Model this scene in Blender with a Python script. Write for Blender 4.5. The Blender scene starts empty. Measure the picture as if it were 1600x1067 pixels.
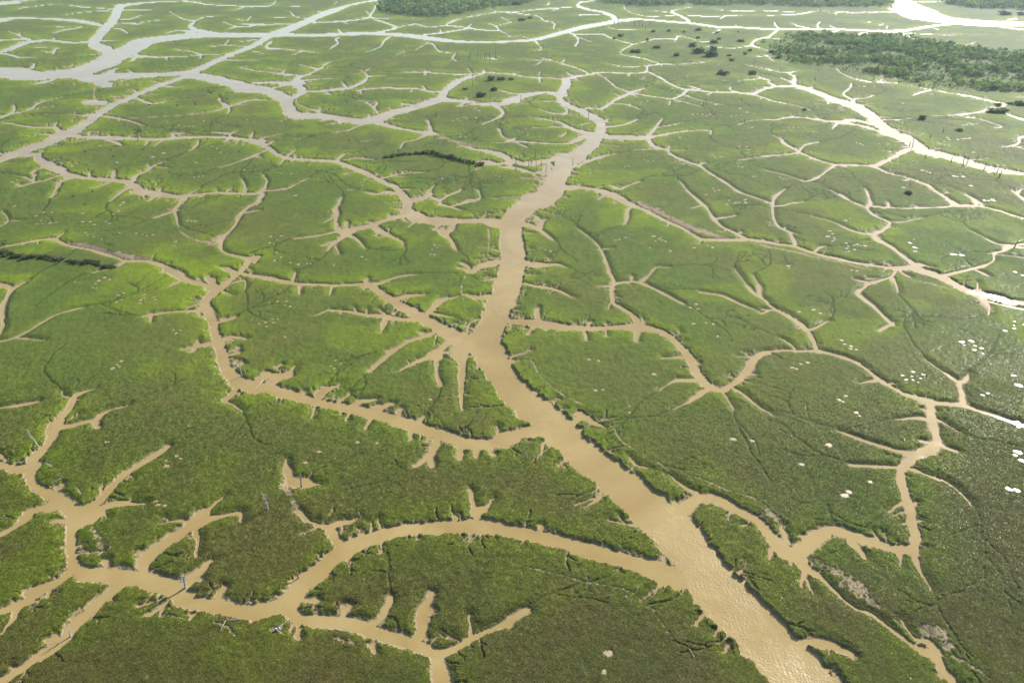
import bpy, bmesh, math, random
import numpy as np
from mathutils import Vector, Matrix, Euler

# ---------------------------------------------------------------- camera
scene = bpy.context.scene
CAM_H = 120.0                       # metres above the creeks
PITCH = math.radians(30.70)         # below the horizontal
SUN_AZ = math.radians(45.0)         # clockwise from the view direction (+Y)
SUN_EL = math.radians(29.0)

cam_data = bpy.data.cameras.new("camera")
cam_data.lens = 24.0; cam_data.sensor_width = 36.0; cam_data.sensor_fit = 'HORIZONTAL'
cam_data.clip_start = 0.5; cam_data.clip_end = 60000.0
camera = bpy.data.objects.new("camera", cam_data)
scene.collection.objects.link(camera)
camera.location = (0, 0, CAM_H)
camera.rotation_euler = (math.pi/2 - PITCH, 0, 0)
scene.camera = camera

# ---------------------------------------------------------------- sky and sun
world = bpy.data.worlds.new("World"); scene.world = world; world.use_nodes = True
wn = world.node_tree; wn.nodes.clear()
sky = wn.nodes.new('ShaderNodeTexSky'); sky.sky_type = 'NISHITA'; sky.sun_disc = False
sky.sun_elevation = SUN_EL; sky.sun_rotation = SUN_AZ
sky.altitude = 100; sky.air_density = 1.0; sky.dust_density = 1.6; sky.ozone_density = 2.4
bg = wn.nodes.new('ShaderNodeBackground'); bg.inputs['Strength'].default_value = 0.12
wo = wn.nodes.new('ShaderNodeOutputWorld')
wn.links.new(sky.outputs[0], bg.inputs[0]); wn.links.new(bg.outputs[0], wo.inputs[0])

sun_data = bpy.data.lights.new("sun", 'SUN'); sun_data.energy = 5.0; sun_data.angle = math.radians(0.53)
sun_data.color = (1.0, 0.965, 0.915)
sun = bpy.data.objects.new("sun", sun_data); scene.collection.objects.link(sun)
sdir = Vector((math.sin(SUN_AZ)*math.cos(SUN_EL), math.cos(SUN_AZ)*math.cos(SUN_EL), math.sin(SUN_EL)))
sun.rotation_euler = sdir.to_track_quat('Z', 'Y').to_euler()
sun.location = (200, 200, 300)

vs = scene.view_settings
vs.view_transform = 'Standard'; vs.look = 'None'; vs.exposure = 0.76; vs.gamma = 1.0
vs.use_curve_mapping = False
scene.cycles.use_denoising = True
scene.cycles.volume_bounces = 1
scene.cycles.max_bounces = 6
scene.cycles.diffuse_bounces = 2
scene.cycles.glossy_bounces = 2
scene.cycles.transmission_bounces = 2
scene.cycles.transparent_max_bounces = 6
scene.cycles.sample_clamp_indirect = 4.0
scene.cycles.sample_clamp_direct = 12.0

rng = np.random.default_rng(7)
random.seed(11)
COL = scene.collection
# ---------------------------------------------------------------------------
# survey of the creek network.  Each block starts with a sheet origin; each line is one
# reach: x,y,width triples read off the aerial survey sheet (4 units = 1 sheet unit).
# A leading "m" is a bare mud strip (old bank lines, wrack lines), not an open channel.
# All of it is put on the ground plane in metres by to_ground().
# ---------------------------------------------------------------------------
SURVEY = """
@ 0 0
-60,450,80 0,455,80 130,468,65 250,475,55 400,462,50 530,440,55 640,400,90 740,345,90 830,300,75 920,262,55 1050,240,38 1200,226,33 1350,221,32 1600,222,27
480,475,45 620,490,45 720,480,40 850,475,30 1000,468,25 1150,460,25 1230,440,30 1330,395,25 1450,340,22 1560,300,25 1610,280,25
1180,472,22 1130,490,18 1040,520,14 1000,545,14
1210,468,30 1280,480,35 1400,505,35 1500,528,35 1600,555,35
690,330,40 640,305,60 590,270,55 620,225,45 650,190,50 690,150,45 720,110,50 735,70,50 760,40,30 820,28,18 900,20,10 1000,14,10 1120,10,9 1200,14,12 1300,30,10 1450,38,8 1610,44,8
-20,135,30 60,118,18 200,116,12 350,122,15 480,132,20 580,150,20 640,165,14
-30,25,25 0,22,25 100,10,14 220,0,8 300,-10,8
-20,335,20 60,310,22 140,278,22 200,262,20 300,255,12 420,266,14 500,268,14 580,258,14
200,260,14 150,245,16 60,252,10 -20,255,12
150,240,12 110,218,8 60,200,5
120,218,6 130,208,5
340,250,10 340,238,6
0,335,14 60,345,12 130,362,8 190,362,4
280,325,4 330,325,12 360,300,5
330,325,6 340,345,4
180,295,4 280,298,4 360,302,5
160,435,8 205,425,12 215,400,8
440,418,8 460,408,8
340,210,4 400,190,8 480,178,10 510,170,6
370,170,4 430,172,5 490,172,5
120,60,5 160,48,8 230,42,6 300,32,6 350,34,6
440,36,8 520,46,8 600,52,5 710,60,8
400,98,4 480,85,4 580,75,5 700,68,8
760,65,6 860,66,5 920,66,3
750,125,4 820,120,8 880,100,4
740,150,6 820,148,12 860,155,10 900,140,6 980,130,5
700,178,10 760,185,10 800,212,6
640,255,6 740,255,5
600,262,10 660,300,10 690,320,10
1180,210,16 1220,190,25 1190,165,18 1215,135,12 1140,118,8 1060,75,5
1215,135,8 1270,112,6 1340,104,4
1220,190,22 1300,205,20 1340,212,20
1190,195,14 1100,195,8 1040,210,5
1430,185,6 1480,170,6 1540,170,10 1600,160,6
1540,170,8 1470,165,6 1400,140,5
1480,120,4 1540,132,5 1570,105,6
1460,70,4 1520,48,6
1600,290,10 1500,290,6 1420,285,8 1330,292,4
1410,280,5 1435,248,5
1520,262,5 1600,250,8
870,355,22 1000,360,9 1050,358,10 1150,355,7 1280,345,8 1420,340,5
1040,358,8 1045,380,6
1260,345,12 1200,325,8 1100,312,4
1260,340,6 1255,365,5
840,330,40 850,360,25 820,385,14
660,470,40 700,445,20 735,430,8
810,470,30 820,450,10 800,440,6
1400,378,5 1500,380,4 1600,380,4
1510,425,6 1600,445,8
250,520,14 300,510,16
640,530,60 620,500,60 680,540,30
750,510,6 820,495,8
580,345,8 650,335,10
@ 400 0
-20,222,27 150,220,26 250,222,20 400,222,22 550,215,22 700,212,20 850,216,22 1000,230,24 1100,245,26 1250,262,18 1400,265,17 1610,262,16
-10,285,28 50,250,26 120,215,40 200,185,35 300,145,32 400,100,30 480,70,28 560,42,18 650,20,14 750,5,14 830,-8,14
240,150,8 150,152,8 60,160,8 0,155,20
330,120,5 250,108,6 215,75,5
250,108,5 140,112,4
-10,44,10 90,38,8 130,5,6
150,38,4 260,42,4
380,80,5 440,72,10 470,60,8
490,30,4 510,12,4
370,140,10 500,138,9 600,130,9 700,115,10 720,90,14 745,55,10 755,25,9 860,15,6 900,4,6
700,112,12 780,118,6 900,115,7 1010,125,4
690,70,5 705,90,6
750,128,10 820,148,9 880,175,10 820,192,12 760,205,12
870,175,9 950,160,6 1010,155,8 1080,172,6 1180,162,6
1070,218,10 1170,206,12 1260,192,10 1330,180,12
1600,76,10 1500,80,10 1400,95,11 1280,118,12 1210,145,14 1195,160,14 1240,166,8 1320,175,10 1400,188,8 1520,195,6
1320,175,8 1350,150,5
1155,205,8 1155,185,6
1500,75,8 1480,50,16 1490,30,10 1560,18,8 1610,5,8
1460,150,5 1500,165,9 1520,190,8 1560,210,5 1600,235,4
1500,165,6 1560,150,6 1600,138,6
1530,108,5 1580,132,6
520,235,8 500,250,10 515,270,8 490,290,8 465,308,4
840,230,12 800,260,12 785,290,8 740,312,5 690,330,4
1080,270,8 1110,280,8 1130,310,7 1170,330,5 1290,335,4
1070,272,6 1000,315,4
1250,335,6 1230,365,8 1255,385,5
890,342,3 930,325,3
100,260,12 70,300,18 200,312,10 300,320,8 380,330,5
230,345,4 300,318,6
0,325,12 50,338,6
270,405,5 330,420,5 400,430,14 440,400,8 475,388,5
400,432,14 340,462,10 270,490,16 240,520,20 190,535,20
270,475,8 170,465,14 100,455,7 0,445,6
170,460,8 170,440,6 90,430,4
-10,520,8 120,515,9 230,520,12
280,510,8 350,500,7 450,495,4
655,440,4 695,470,8 680,515,8 630,535,6
700,478,4 790,478,3
690,445,4 715,430,3
540,515,5 550,536,5
940,455,5 1060,455,7 1180,462,8 1280,468,8 1380,462,8 1450,455,8 1610,465,8
1060,470,8 1060,440,8
1350,460,6 1320,428,5
1420,455,14 1430,440,6
1420,462,10 1350,482,14 1280,502,14 1215,535,14
515,185,8 530,205,14
1470,370,12 1490,372,8
550,140,8 575,155,6
380,140,8 360,150,8
@ 800 0
-10,262,18 150,248,20 300,210,24 450,172,24 600,145,22 680,130,24 780,122,14 900,130,14 1050,142,14 1150,152,14 1280,170,15 1450,175,14 1610,184,13
660,130,22 620,100,22 560,75,16 480,62,12 415,40,20 430,18,14 500,8,8 560,2,8
-10,82,8 100,68,9 200,58,8 350,48,8
220,35,8 240,15,5
260,66,6 280,60,8
20,85,8 100,95,7 160,102,6 200,130,6 220,135,5
250,140,8 270,155,6 260,180,6 290,186,4
430,105,8 430,95,4 540,95,3
705,35,8 710,60,8 760,85,8 850,105,6 1000,100,4
710,38,4 790,38,4
1160,40,8 1060,55,9 1000,75,14 1050,100,14 1095,125,16 1110,145,16
1000,82,6 910,72,4
1090,98,4 1180,103,8 1300,104,7 1400,98,7 1600,97,6
1300,120,6 1340,100,5
1280,60,4 1340,68,5 1450,72,8 1550,68,5 1600,72,4
1250,212,4 1305,185,8
1400,155,6 1400,175,6
1240,155,5 1240,165,6
1600,235,10 1530,250,12 1500,285,16 1560,305,10 1600,318,10
1500,285,10 1380,302,6 1240,292,6
370,210,20 405,235,10 415,260,8 395,290,5
400,215,10 480,218,7 560,215,9 620,240,9 690,262,9 750,280,9 700,310,8 680,335,8 720,350,8 800,362,8 880,385,8 920,402,9 850,415,12 845,445,14 800,458,9 700,458,8 560,455,9 480,468,12 400,482,12 330,500,16 340,540,18
150,262,14 170,285,8 185,310,8 160,318,5
-10,232,6 60,230,6 100,240,6
760,280,7 830,262,7 900,245,6 1020,245,5 1045,225,6 1170,258,5 1200,262,8
1045,225,5 1015,265,5
410,235,5 490,262,5
600,165,4 650,185,6 820,190,5
920,402,8 1050,405,7 1150,395,6 1250,385,5
860,455,9 930,490,8 1005,536,8
540,465,5 590,495,5 630,530,4
210,370,10 280,390,7 380,418,8 460,450,10 480,465,10
320,390,6 335,372,6
70,375,3 200,380,4
140,415,3 185,388,4
330,500,12 240,490,8 120,485,8 0,468,8
170,485,8 175,515,6
170,470,5 175,455,4
345,455,8 375,475,8
380,490,5 430,510,3
620,405,5 720,420,6 830,415,6
735,460,6 730,480,4
1550,355,6 1600,350,8
1480,410,3 1600,432,4
1430,505,3 1500,502,5 1560,490,8 1600,500,8
@ 1200 0
810,-20,120 830,15,130 880,55,130 960,90,80 1060,118,55 1180,135,40 1300,145,35 1450,150,30 1620,152,32
1440,165,10 1520,178,12 1620,188,12
1180,150,14 1080,158,14 980,172,16 880,188,18 760,197,20 600,192,14 450,186,14 300,186,12 150,186,13 60,186,14 -10,186,14
820,70,14 740,78,10 600,80,9 500,80,9 400,75,9 320,70,10 240,82,9 150,95,8 0,98,7
420,80,14 430,95,6
325,70,12 320,55,8
0,72,6 130,75,8
800,70,14 840,95,14 900,122,12
930,15,6 1080,12,6 1130,5,6
710,45,6 770,42,6 800,60,10
60,190,16 30,215,12 0,235,10
0,240,6 80,248,5
40,140,5 50,165,8 70,178,6
150,145,5 190,165,8 260,180,10
320,185,16 310,160,9 325,138,8
430,182,8 390,165,6
700,160,14 720,152,6
740,180,10 750,165,6
610,145,5 650,138,7
270,195,8 280,205,4
430,195,12 370,215,8
600,205,12 555,222,10
610,205,8 630,215,5
820,205,20 860,225,16 910,242,9 960,252,7
860,208,5 960,215,6 1100,220,7 1200,218,5
1040,178,8 1070,190,5
1090,280,8 1150,288,8 1220,292,8 1290,270,5
1510,125,6 1540,120,14 1560,105,6
0,355,8 40,382,6 150,388,4
-5,430,8 60,450,7 130,455,9 185,445,6
130,458,10 170,490,12 155,515,14 165,536,14
90,490,4 140,512,7
0,512,8 45,536,10
430,430,4 460,460,6 540,495,4 600,508,5 700,515,9 820,522,7 900,535,6
700,510,14 720,490,12 735,465,6
730,490,4 840,495,4
520,530,5 525,545,5
@ 0 120
640,40,60 650,65,25
m 600,60,14 590,110,14 600,160,14
600,165,40 630,170,20
m 615,190,16 600,225,16
m 560,260,16 480,310,20 420,340,18
1150,5,16 1020,50,24 900,95,24 800,140,26 700,185,26 620,235,34 560,280,34 480,330,40 410,360,50 330,400,45 230,440,45 120,480,38 0,520,36 -60,540,36
960,30,8 1010,42,12
1020,58,10 1100,68,8 1170,70,5
860,135,10 900,155,10 960,170,10 1040,155,6
720,125,5 800,120,8
850,95,12 835,85,8
570,240,20 530,242,8 440,238,4
640,245,8 740,262,9 820,280,7 890,305,4
690,170,14 700,180,14
380,345,20 340,318,14 250,320,10 150,310,8 60,292,9 -10,290,8
340,315,10 355,290,6
335,365,10 270,362,7 210,372,5
-10,262,14 60,235,14 90,210,10 90,185,10
70,235,10 180,210,9 240,170,7 300,150,5 370,135,4
200,205,4 330,190,3
20,490,16 0,480,10
60,475,8 140,455,6
420,370,22 550,380,20 700,385,22 850,390,20 1000,393,20 1150,382,18 1300,378,16 1450,385,18 1550,398,22 1620,405,24
560,380,10 560,355,6
680,375,6 685,368,4
800,380,12 820,370,6
1090,380,14 1085,358,12 1130,355,6
540,395,8 480,410,5
660,395,8 720,410,10 760,430,8
930,400,10 910,430,5
1010,405,8 970,435,4
1240,400,8 1235,425,10 1210,450,8 1190,462,4
1440,375,14 1430,355,10 1350,350,6
1440,360,8 1475,345,6
1570,385,10 1580,355,10
1500,400,5 1480,420,4
170,490,20 230,490,30 250,520,40 320,560,44 390,590,44 420,615,44 480,628,26 600,640,22 700,648,20 800,660,24 850,690,40 900,720,36 1000,738,26 1120,748,20 1250,738,14 1350,726,14 1450,732,12 1610,732,10
240,480,12 265,470,8
560,620,14 560,600,10
710,635,16 712,595,12
400,610,10 300,645,10 210,665,10 130,688,6
210,660,8 205,650,6 160,630,4
210,655,6 220,615,4
430,640,10 380,660,10 360,695,8 320,755,6
700,658,8 610,690,6
820,695,12 750,725,8 690,780,5
835,650,24 850,620,14 920,590,12 960,560,10 1020,535,4
960,560,6 1045,572,4
1160,745,12 1180,735,8 1240,705,4
1160,755,18 1140,795,12
1355,725,10 1355,708,6
1530,728,10 1535,690,10 1510,640,4
990,725,8 1000,705,6
960,745,8 930,780,4
1600,145,8 1540,155,9 1440,185,12 1350,215,8 1230,238,5
1430,185,10 1380,160,8 1375,140,5
1430,190,10 1435,215,8 1420,235,4
1480,95,5 1530,88,6
1230,0,30 1330,20,40 1450,50,40 1530,75,44 1610,85,44
1600,495,7 1500,530,6 1400,565,4
m 820,265,5 1000,255,5 1230,238,4
@ 400 120
-20,70,40 50,85,45 130,115,50 190,150,70 200,190,70 230,230,60 290,248,40 400,250,35 500,262,30 600,275,32 700,280,38 760,265,50 850,228,36 950,205,32 1050,175,32 1140,145,40 1180,95,34 1240,45,30 1300,15,18 1360,0,14
1150,145,26 1250,152,20 1350,160,20 1430,172,22 1530,172,22 1610,155,26
0,42,10 100,40,10 200,45,20 240,40,36 265,10,24 290,-5,18
240,45,30 290,80,36 290,100,30 240,130,20 210,145,20
300,92,20 400,92,14 500,82,14 570,75,16 640,50,14 680,25,14 700,0,12
120,70,10 220,45,10
570,72,9 545,45,8
640,90,10 700,78,10 820,70,10 900,75,12 1000,75,10 1080,92,10 1140,97,12
1060,85,10 1045,60,6
650,90,7 660,105,5
270,30,10 340,20,8 420,18,4
440,100,8 470,115,5
60,148,8 0,145,10
390,245,14 390,215,14 340,205,6 270,175,4
390,215,8 405,200,5
760,225,10 730,190,10 690,160,6 660,155,4
740,190,10 760,165,7 750,160,4
1010,180,10 930,172,12 915,180,6
680,295,10 620,320,8 580,335,5 500,348,5
560,285,8 470,295,5
760,290,26 850,315,18 950,335,14 1060,350,18 1090,355,24 1090,320,12 1075,280,6
1060,370,12 1000,395,8 930,410,8 905,445,5
m 1110,362,18 1200,395,22 1300,425,20 1400,450,14
1290,432,8 1380,458,12 1460,470,20 1540,495,30 1580,520,30 1590,550,26
1380,580,6 1420,555,14 1440,540,30 1500,548,20 1560,540,16 1590,540,16
1500,185,20 1540,215,16 1530,250,12 1420,298,4
1520,330,6 1540,375,10 1560,385,8
1600,395,20 1570,410,10 1510,415,5
1310,150,16 1320,135,8
1310,160,10 1270,185,6
1540,90,10 1600,105,6
-10,408,20 40,425,24 90,455,22 150,495,22 250,518,18 350,522,16 450,528,20 530,540,22 600,570,22 680,600,22 750,635,22 820,670,24 880,695,26 910,740,30 945,775,40 960,805,40
75,460,8 0,490,6
200,495,10 245,465,8
80,425,8 105,410,6
180,515,10 155,545,6
510,520,16 550,490,12 575,485,4
780,640,8 850,620,10 940,605,8 1040,600,5
700,640,5 760,615,3
880,735,20 820,720,18 760,735,12 700,725,5
890,705,14 950,705,6
970,775,20 1040,755,16 1080,740,24 1090,710,10 1110,685,5
1100,755,14 1150,770,10 1200,745,8 1270,712,6
1150,772,10 1160,805,8
1280,795,6 1330,770,8 1400,760,5 1390,715,3
560,520,6 640,510,6 720,520,4
50,625,6 70,655,10 45,710,10 0,735,12
50,715,6 180,705,6 240,680,6 320,640,4
40,740,8 10,795,6
525,770,5 522,795,4
@ 800 120
335,10,35 340,50,44 315,95,38 300,130,30 310,155,26 360,185,24 430,215,28 490,245,30 540,275,40 560,310,44 545,360,60 520,400,70 480,440,75 420,490,80 360,530,100 300,600,105 270,660,110 230,730,130 160,800,110
300,115,26 220,98,16 130,108,22 50,130,28 -10,150,32
0,105,10 40,108,12
350,15,16 400,5,12
440,210,10 480,198,9 560,200,14 600,180,16 660,140,14 740,105,14 760,95,16 820,75,6
740,100,10 660,70,5 620,40,6 570,0,6
760,105,8 850,120,9 940,132,7 1000,140,9 1060,118,14 1090,90,18 1100,80,14 1200,92,12 1320,98,12 1400,100,14 1500,106,16 1560,85,16 1610,70,16
920,0,9 980,40,10 1050,72,10 1100,82,12
990,155,10 985,175,5
1000,142,8 1080,160,5 1180,190,4
1090,120,6 1180,150,6 1300,175,4
740,110,6 790,130,4
680,125,5 640,105,4
1135,68,14 1170,78,10
1400,95,8 1365,82,6 1370,65,4
1500,110,9 1610,142,7
1540,0,8 1610,24,8
1340,25,3 1500,20,4
620,170,8 700,172,8 760,188,6 800,205,4
560,205,10 570,215,5
320,235,16 345,220,12 330,195,8 310,180,6
330,235,14 260,230,8 180,208,4
190,155,5 280,155,8
500,360,30 440,345,20 370,325,16 310,290,12 220,270,6 130,255,4
330,315,10 230,318,5 110,325,4
440,300,8 480,290,8
490,370,30 440,385,24 390,405,20 340,420,14 200,418,10 100,410,10 0,405,8
310,375,10 340,350,5
90,440,4 30,415,6
330,490,40 260,520,30 200,530,30 120,545,30 60,540,20 0,520,20
230,560,40 200,590,30 240,600,40
0,570,20 60,580,14 120,600,14
m 120,605,10 180,650,18 170,690,16 130,730,14
580,280,20 600,268,6
590,315,14 650,310,12 720,295,8 780,270,5
580,375,30 650,380,26 750,382,26 840,380,26 860,360,20 890,330,14 920,290,10 940,265,8
900,320,6 990,305,6 1060,290,4
860,380,16 950,362,11 1050,345,10 1150,337,8 1240,337,8 1240,360,4
850,390,24 880,430,20 930,452,16 970,460,14 1000,490,14 1060,520,12 1120,540,11 1180,560,14 1230,600,8 1300,640,8 1360,680,8 1430,725,6 1500,748,5 1600,785,5
1180,550,10 1190,540,8
975,455,8 985,440,6
900,452,6 800,460,4
1000,460,4 1060,462,3
470,530,20 530,510,14 580,495,10 640,485,4
440,545,20 420,560,14
350,695,30 420,695,20 500,705,20 560,715,24 620,735,22 680,760,24 725,795,26
660,700,20 640,690,10
680,705,16 720,685,6 790,660,4
1050,655,4 1100,715,6 1150,765,7 1205,805,8
1600,500,5 1500,512,5 1430,522,3
1600,272,6 1500,275,4 1420,300,3
@ 1200 120
-10,70,14 80,62,16 170,60,20 250,80,24 330,110,26 400,140,28 480,165,34 550,190,44 610,225,50 660,265,54 710,310,52 780,355,50 850,385,50 920,425,55 980,465,50 1050,485,44 1150,510,40 1250,540,36 1350,570,34 1450,590,32 1530,602,28 1630,614,28
0,35,10 40,55,10
90,15,4 140,30,7 160,45,14
165,0,12 165,50,20
250,80,10 280,65,8
375,170,12 380,150,20
530,165,30 530,145,14 470,110,10 510,75,9 522,45,7
540,140,10 620,132,7 655,120,5
550,172,10 600,178,8 640,185,4
-10,270,7 60,268,8 130,256,12 200,256,10 300,268,12 400,280,14 470,280,20 530,272,18 620,290,16 660,300,20
470,290,20 520,298,14
430,295,14 405,325,10
600,310,16 650,325,14 690,345,12 760,370,12
0,145,6 60,160,10 130,170,5 220,195,5 260,208,4
680,30,12 720,10,12
560,15,4 620,28,5 720,38,9 820,42,8 900,58,8 1000,80,10 1040,82,12 1100,98,10 1200,112,10 1300,130,12 1400,155,14 1480,178,18 1400,195,12 1350,215,12 1280,228,10 1200,238,12 1100,245,6 1040,248,5
1040,82,10 960,98,9 910,118,8
1510,240,12 1560,258,16 1620,278,18
1570,130,8 1610,132,8
1250,255,8 1340,270,6 1400,290,5 1460,312,8 1430,322,5
700,272,8 800,270,7 880,265,3
1610,372,10 1570,385,16 1570,410,14 1540,430,12 1480,440,5
1550,435,8 1610,457,4
-10,495,8 100,488,8 190,470,16 110,425,14 80,390,10 40,370,4
195,468,14 230,430,9 300,412,5
200,475,14 270,505,12 350,535,12 420,550,14 540,555,14 660,555,18 730,530,22 800,495,26 860,465,26 910,450,30
410,560,12 370,590,11 310,630,10 240,655,9 170,635,5 90,610,5 0,590,4
680,568,12 740,598,9 800,615,7
800,615,6 880,635,7 950,660,8 1000,680,8 1060,720,9 1120,760,11 1185,800,13
m 830,622,14 950,662,16 1060,722,18
750,465,6 800,472,6
850,440,10 880,435,10
1245,740,5 1290,765,10 1330,795,12
1530,710,4 1560,738,10 1610,768,8
1560,738,10 1580,705,8 1610,705,6
610,705,6 625,745,7 640,795,9
100,710,5 45,745,7 30,795,9
130,795,5 180,790,4 220,780,3
400,715,3 500,770,4 570,797,5
@ 0 300
860,0,30 960,15,22 1080,27,18 1150,28,18 1250,15,12 1340,8,10 1610,12,10
1160,30,22 1130,75,16 1095,115,14 1105,160,10 1112,200,5
1095,122,8 1040,140,6 985,158,4
1610,70,10 1550,100,12 1500,150,12 1470,210,10 1420,265,10 1390,310,10 1385,360,10 1420,385,12 1480,400,12 1550,415,20 1610,410,20
m 1330,330,30 1390,290,40 1430,255,24
1600,120,4 1540,130,4
1560,430,30 1540,465,24 1500,505,22 1440,555,24 1380,600,34 1330,640,44 1290,690,44 1300,740,46 1325,800,50 1345,880,55 1370,960,60 1395,1020,62 1410,1075,65
1500,505,20 1550,520,16 1620,528,16
1490,510,20 1430,485,24 1400,475,12
1320,550,40 1340,590,50 1370,610,40
1310,610,30 1300,580,20
1470,565,12 1530,555,8 1535,600,3
1390,620,10 1440,640,5
1300,585,20 1220,565,18 1150,545,20 1120,520,40 1070,490,36 1000,455,24 930,435,14 860,432,10 780,430,10 740,415,7 660,390,10 580,365,10 500,350,10 430,335,12 370,310,18 340,298,22 260,300,12 160,318,9 90,332,10 30,345,8
350,295,10 395,262,4
1140,555,10 1070,588,5
790,435,10 720,470,10 620,497,5
m 400,315,12 560,345,25 680,380,32 800,408,28 950,432,20
1290,690,30 1240,740,24 1180,745,14 1080,750,9 1000,760,7 940,772,5
945,775,5 945,800,3
1200,715,10 1270,690,20
1245,745,20 1245,765,10
150,568,6 110,590,14 70,620,16 40,670,14 15,720,14 10,790,16 20,830,16 0,880,16 -20,900,16
80,600,12 40,588,20 0,582,24
490,730,4 430,745,5 350,770,4 270,815,6 180,870,8 100,910,10 30,930,10 -20,935,12
110,912,5 250,925,3
1350,820,20 1400,808,10 1440,795,4
1340,945,30 1260,960,16 1200,972,10
1240,955,20 1240,940,10
1380,940,24 1430,910,20 1500,912,14
1400,1030,20 1450,1015,10
0,220,7 50,190,6 45,155,4 20,130,3
60,185,5 110,182,3
355,5,6 320,35,5
770,0,6 690,60,4
980,30,8 930,60,4
m 1112,190,6 1140,260,12 1240,310,14 1330,320,16
@ 400 300
900,-5,28 930,40,45 945,90,45 960,130,60 1020,160,50 1080,180,50 1180,185,44 1300,185,30 1420,180,26 1500,190,50 1560,200,70
960,60,24 1040,45,20 1090,15,20
1100,35,12 1150,60,14 1150,80,16 1200,90,10 1270,112,6
1155,55,12 1200,25,10 1270,0,6
1230,90,8 1330,62,9 1400,45,6 1395,10,3
930,145,24 860,165,22 780,190,20 700,220,24 620,235,28 570,245,36 520,235,24 500,190,18 505,140,16 500,100,14 525,65,6 535,40,4
540,240,20 460,260,12 380,275,8 280,290,4
575,265,30 530,295,20 480,330,16 455,360,6
600,280,20 640,305,14 680,350,4
480,165,10 435,188,4
900,110,12 935,115,20
480,310,8 440,330,4
500,345,8 520,385,3
740,220,40 790,255,30 850,280,14 910,310,10 920,330,5
990,180,20 960,150,30
1240,205,18 1220,235,20 1180,265,30 1220,300,12 1250,360,6
1170,260,20 1150,245,8
m 1455,240,16 1460,300,14 1455,380,10
1760,30,110 1680,100,115 1620,160,115 1595,210,120 1600,300,130 1615,400,140 1600,500,150 1580,580,160 1555,660,155 1515,740,155 1475,830,155 1450,920,165 1465,1000,185 1500,1080,185
-20,530,14 80,540,18 170,560,22 280,578,18 400,580,16 500,585,18 620,580,18 690,580,28 740,600,30 790,640,36 860,680,44 930,725,50 1010,765,55 1080,810,60 1150,850,70 1230,890,80 1320,930,110 1420,960,140
230,555,14 245,515,10
275,590,14 270,630,8
480,590,14 465,630,10
690,560,22 690,575,20
720,580,20 780,570,14 830,550,12 900,530,8 980,518,5
880,670,30 940,655,24 1010,645,14
810,675,14 840,690,20
1080,755,24 1130,710,26 1170,675,20 1240,660,8
1110,760,16 1160,770,12 1210,780,6
1030,790,30 940,800,24 850,790,26 780,775,24 700,770,18 620,755,18 540,745,14 460,740,12 400,762,8
820,790,20 800,830,30 790,865,8
800,760,10 780,745,5
625,750,8 620,735,5
690,765,8 695,745,5
1080,895,24 1030,910,20 960,935,18 900,970,14 860,985,6
1220,930,40 1170,970,24 1120,1005,20 1080,1040,14
1280,960,60 1250,1000,50 1290,1050,40
1450,655,30 1400,660,24 1340,650,12
1500,545,20 1460,550,8
1530,440,30 1470,450,40 1400,470,30 1350,500,20 1330,470,14 1300,450,8
1350,490,10 1300,480,8
m 1330,500,8 1290,580,7 1290,640,7 1310,720,7 1325,800,7
1330,900,16 1322,860,10 1340,820,6 1380,800,16
30,0,8 45,20,8 10,65,6
0,430,20 10,400,10
@ 800 300
560,0,26 630,20,28 680,50,26 740,80,24 820,110,18 900,150,16 980,190,15 1060,225,14 1120,260,14 1180,295,18 1260,300,16 1350,302,16 1450,300,18 1500,300,18 1610,315,14
m 760,60,20 880,110,28 1000,175,28 1100,220,30 1200,255,28 1300,285,18 1400,295,10
m 1470,315,8 1600,345,14
740,100,10 725,120,8 720,170,4 705,200,3
985,195,10 975,210,6
1180,300,16 1170,318,6
1100,0,8 1160,45,9 1220,105,10 1260,165,12 1310,215,13 1380,250,12 1450,285,14
1280,168,6 1380,152,3
1190,85,3 1140,100,3
1410,0,4 1500,32,4 1600,62,3
60,200,30 120,215,20 165,225,24 190,185,14
170,235,20 210,265,12 250,295,4
80,450,30 150,455,30 220,458,22 290,455,14 320,465,6
90,575,14 150,590,16 230,600,14 310,625,12 370,655,8
425,240,3 520,315,5 560,370,12 590,440,14 610,500,14 640,560,16 625,610,20 630,670,22 640,700,20 700,735,18 760,775,22 785,820,30 790,850,30
565,360,6 600,355,4
640,575,20 700,565,14 780,563,12 830,578,10
800,565,10 850,530,8 900,475,6 950,470,3
620,590,14 570,590,5
620,690,10 605,720,4
830,580,6 920,620,3 1050,690,3
-10,808,30 60,815,36 140,820,44 220,830,40 320,845,36 450,855,34 560,855,26 680,845,30 780,845,36 860,855,30 930,875,28 990,910,32 1040,955,34 1080,1000,34 1120,1050,36 1140,1075,36
165,810,24 158,740,8
455,870,18 465,910,10
790,870,18 780,915,10
1080,1030,16 1020,1030,8
1600,745,8 1560,758,6 1530,740,4 1430,700,4 1320,650,3 1210,630,3
1515,535,3 1550,600,7 1550,650,8 1600,690,10
1550,655,6 1500,620,3 1400,495,3
1490,1067,25 1520,1035,25 1560,1005,16 1610,1000,16
1530,1030,14 1450,1030,6
@ 1200 300
-10,318,12 60,328,14 160,340,16 250,370,18 330,395,18 420,415,20 520,440,16 620,455,16 720,470,16 800,480,22 900,475,26 980,500,34 1060,525,36 1150,570,40 1250,620,40 1350,645,40 1450,670,36 1530,688,28 1630,702,24
m 0,350,12 120,372,14 240,400,16 350,425,14 480,455,10 600,485,10 650,498,8
1300,655,10 1400,690,10 1500,715,9 1620,737,12
1340,670,30 1380,720,14 1380,760,6
m 1340,690,60 1380,740,40
80,5,8 40,40,9 30,100,12 38,170,14 70,220,14 130,250,14 155,290,20 170,325,24
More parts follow.
